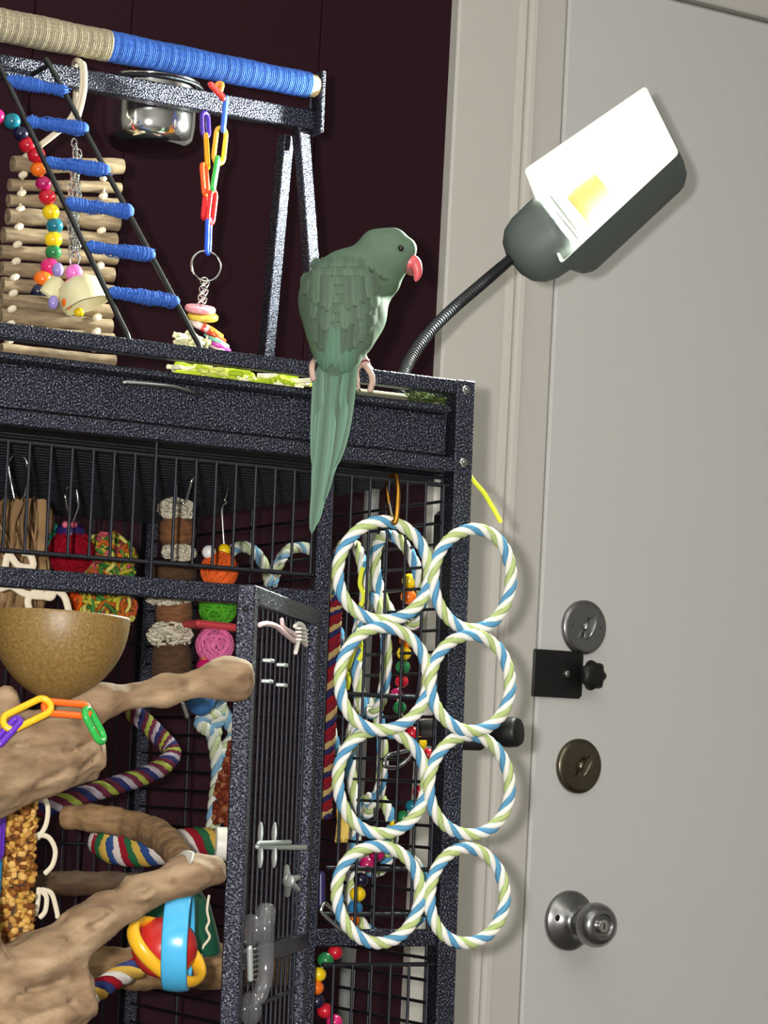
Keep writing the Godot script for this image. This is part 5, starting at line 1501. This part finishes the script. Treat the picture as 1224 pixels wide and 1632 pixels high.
func driftwood() -> void:
	bark.seed = 5; bark.frequency = 26.0; bark.fractal_octaves = 3
	var z := 0.24
	var s := px(z)
	boughs = []
	cracks = []
	for e in [[96, 1197, 122, 1194], [122, 1194, 150, 1183], [134, 1224, 160, 1204], [62, 1248, 100, 1230], [12, 1188, 60, 1180], [205, 1112, 252, 1104], [120, 1500, 190, 1462], [200, 1450, 262, 1420], [20, 1592, 110, 1560], [30, 1625, 120, 1600]]:
		var a := P(e[0], e[1], z + 0.025); var b := P(e[2], e[3], z + 0.025)
		cracks.append([Vector2(a.x, a.y), Vector2(b.x, b.y)])
	for e in [[-110, 1250, -20, 1215, 86, 78], [-20, 1215, 70, 1203, 76, 66], [70, 1200, 132, 1192, 60, 46, 146, 1170, 0.86, 0.36, 0.35], [60, 1210, 150, 1214, 44, 30, 164, 1200, 0.95, -0.1, 0.25], [-10, 1170, 12, 1120, 30, 22], [95, 1160, 165, 1118, 30, 24], [165, 1118, 265, 1100, 23, 20], [265, 1100, 345, 1088, 21, 23], [345, 1088, 380, 1080, 26, 32, 397, 1082, 0.9, -0.12, 0.42], [350, 1080, 372, 1066, 20, 20, 372, 1051, 0.0, 1.0, 0.2], [362, 1092, 372, 1098, 16, 16], [352, 1070, 374, 1066, 12, 14], [-110, 1250, -100, 1480, 84, 80], [-100, 1480, -20, 1605, 80, 62], [-20, 1600, 60, 1540, 58, 44], [60, 1540, 140, 1478, 44, 33], [140, 1478, 220, 1432, 33, 29], [164, 1440, 172, 1432, 14, 12], [220, 1432, 300, 1399, 29, 27], [300, 1399, 332, 1389, 27, 18], [318, 1382, 346, 1386, 16, 18, 358, 1386, 0.9, 0.05, 0.45], [-20, 1640, 60, 1610, 80, 58], [60, 1610, 140, 1574, 54, 42, 146, 1580, 0.93, 0.3, 0.2], [-60, 1640, -60, 1740, 80, 80], [-60, 1740, -70, 1860, 80, 78]]:
		var a := P(e[0], e[1], z); var b := P(e[2], e[3], z)
		var cut = null; var cn := Vector3.RIGHT
		if e.size() > 6:
			cut = P(e[6], e[7], z); cn = Vector3(e[8], e[9], e[10]).normalized()
		boughs.append([a, b - a, e[4] * s, e[5] * s, maxf((b - a).length_squared(), 1e-8), 0.010, cut, cn])
	var o := thing("driftwood_perch", "pale knotty driftwood perch tree with sawn stubs standing before the cage", "perch tree", P(-70, 1860, z))
	var lo := P(-200, 1860, z); var hi := P(408, 1030, z)
	var g := G.new()
	var knots := [[95, 1212, 12], [105, 1150, 9], [27, 1252, 6], [285, 1092, 8], [376, 1080, 12], [352, 1385, 9], [130, 1475, 8], [60, 1560, 10], [100, 1190, 7], [265, 1402, 6]]
	g.nets(wood_d, Vector3(lo.x, lo.y, z - 0.047), Vector3(hi.x + 0.01, hi.y, z + 0.047), 0.0028, func(p: Vector3, n: Vector3) -> Color:
		var v: float = 1.0 + 0.3 * bark.get_noise_3d(p.x * 0.8 + 7.0, p.y * 0.8, p.z * 0.8) + 0.45 * bark.get_noise_3d(p.x * 0.5 + p.y * 0.35, p.y * 3.2 - p.x * 1.1, p.z * 3.2)
		var c := Color(v, v * 0.98, v * 0.95)
		for k in knots:
			var kp := P(k[0], k[1], z)
			var d: float = Vector2(p.x - kp.x, p.y - kp.y).length() / (k[2] * s)
			if d < 1.6: c = c.lerp(Color(0.42, 0.36, 0.32), 0.75 * (1.0 - smoothstep(0.3, 1.6, d + 0.5 * bark.get_noise_3dv(p * 2.0))))
		return c)
	var tr := part(g, "wood", M.driftwood, o)
	g = G.new(); g.tube(spl(PP([[284, 1400, 0.20], [282, 1378, 0.215], [292, 1366, 0.235], [306, 1368, 0.255]]), 6), 0.0045, 10, false, Vector2(1, 0.3)); part(g, "white_tie", M.white_plastic, o)
	# trunk below the frame down to a foot on the floor
	var tb := P(-70, 1850, z)
	g = G.new(); g.tube(PackedVector3Array([tb, Vector3(tb.x, -1.0, z), Vector3(tb.x, -1.43, z)]), [0.033, 0.03, 0.034], 18); part(g, "trunk", M.driftwood, o)
	g = G.new(); g.box(Vector3(tb.x, -1.445, z), Vector3(0.3, 0.03, 0.24), 0.006); part(g, "foot", M.dark_wood, o)
	# bowl set on the upper branch
	o = thing("coconut_bowl", "round speckled brown coconut shell bowl resting on the driftwood branch", "bowl", P(97, 1112, z))
	g = G.new()
	var c := P(97, 982, z)
	var R := 103 * s
	var prof := []
	for i in 15:
		var a := PI / 2 * i / 14.0
		prof.append(Vector2(R * sin(PI / 2 - a) * (1.0 if i < 14 else 0.02), -128 * s * sin(a) * (1.0 - 0.06 * sin(a * 2.0))))
	prof.insert(0, Vector2(R * 0.985, 0.0012)); prof.insert(0, Vector2(R * 0.95, 0.0012))
	for i in 12:
		var a := PI / 2 * i / 11.0
		prof.insert(0, Vector2(R * 0.93 * cos(a) + 0.0002, -118 * s * sin(a)))
	g.lathe(prof, Transform3D(Basis(Vector3.BACK, -0.03), c), 56)
	part(g, "shell", M.gourd, o)
	o = thing("plastic_links", "short chain of purple, yellow, orange and green plastic links on the driftwood", "chain toy", P(70, 1170, 0.285))
	var zl := 0.287
	var u := px(zl)
	link(o, [-10, 1190], [34, 1142], 22 * u, zl + 0.004, hue("purple"), 0.6, 0.0022)
	link(o, [2, 1158], [84, 1118], 36 * u, zl + 0.003, lin(232, 176, 30), 0.9, 0.0022)
	link(o, [65, 1126], [147, 1133], 30 * u, zl, lin(240, 98, 30), 0.9, 0.0022)
	link(o, [134, 1126], [166, 1186], 34 * u, zl + 0.003, lin(44, 160, 70), 0.75, 0.0022)
	g = G.new(); g.col = lin(236, 110, 46); g.ball(P(154, 1169, zl - 0.012), Vector3.ONE * 0.0042, 12); part(g, "bead", M.plastic, o)
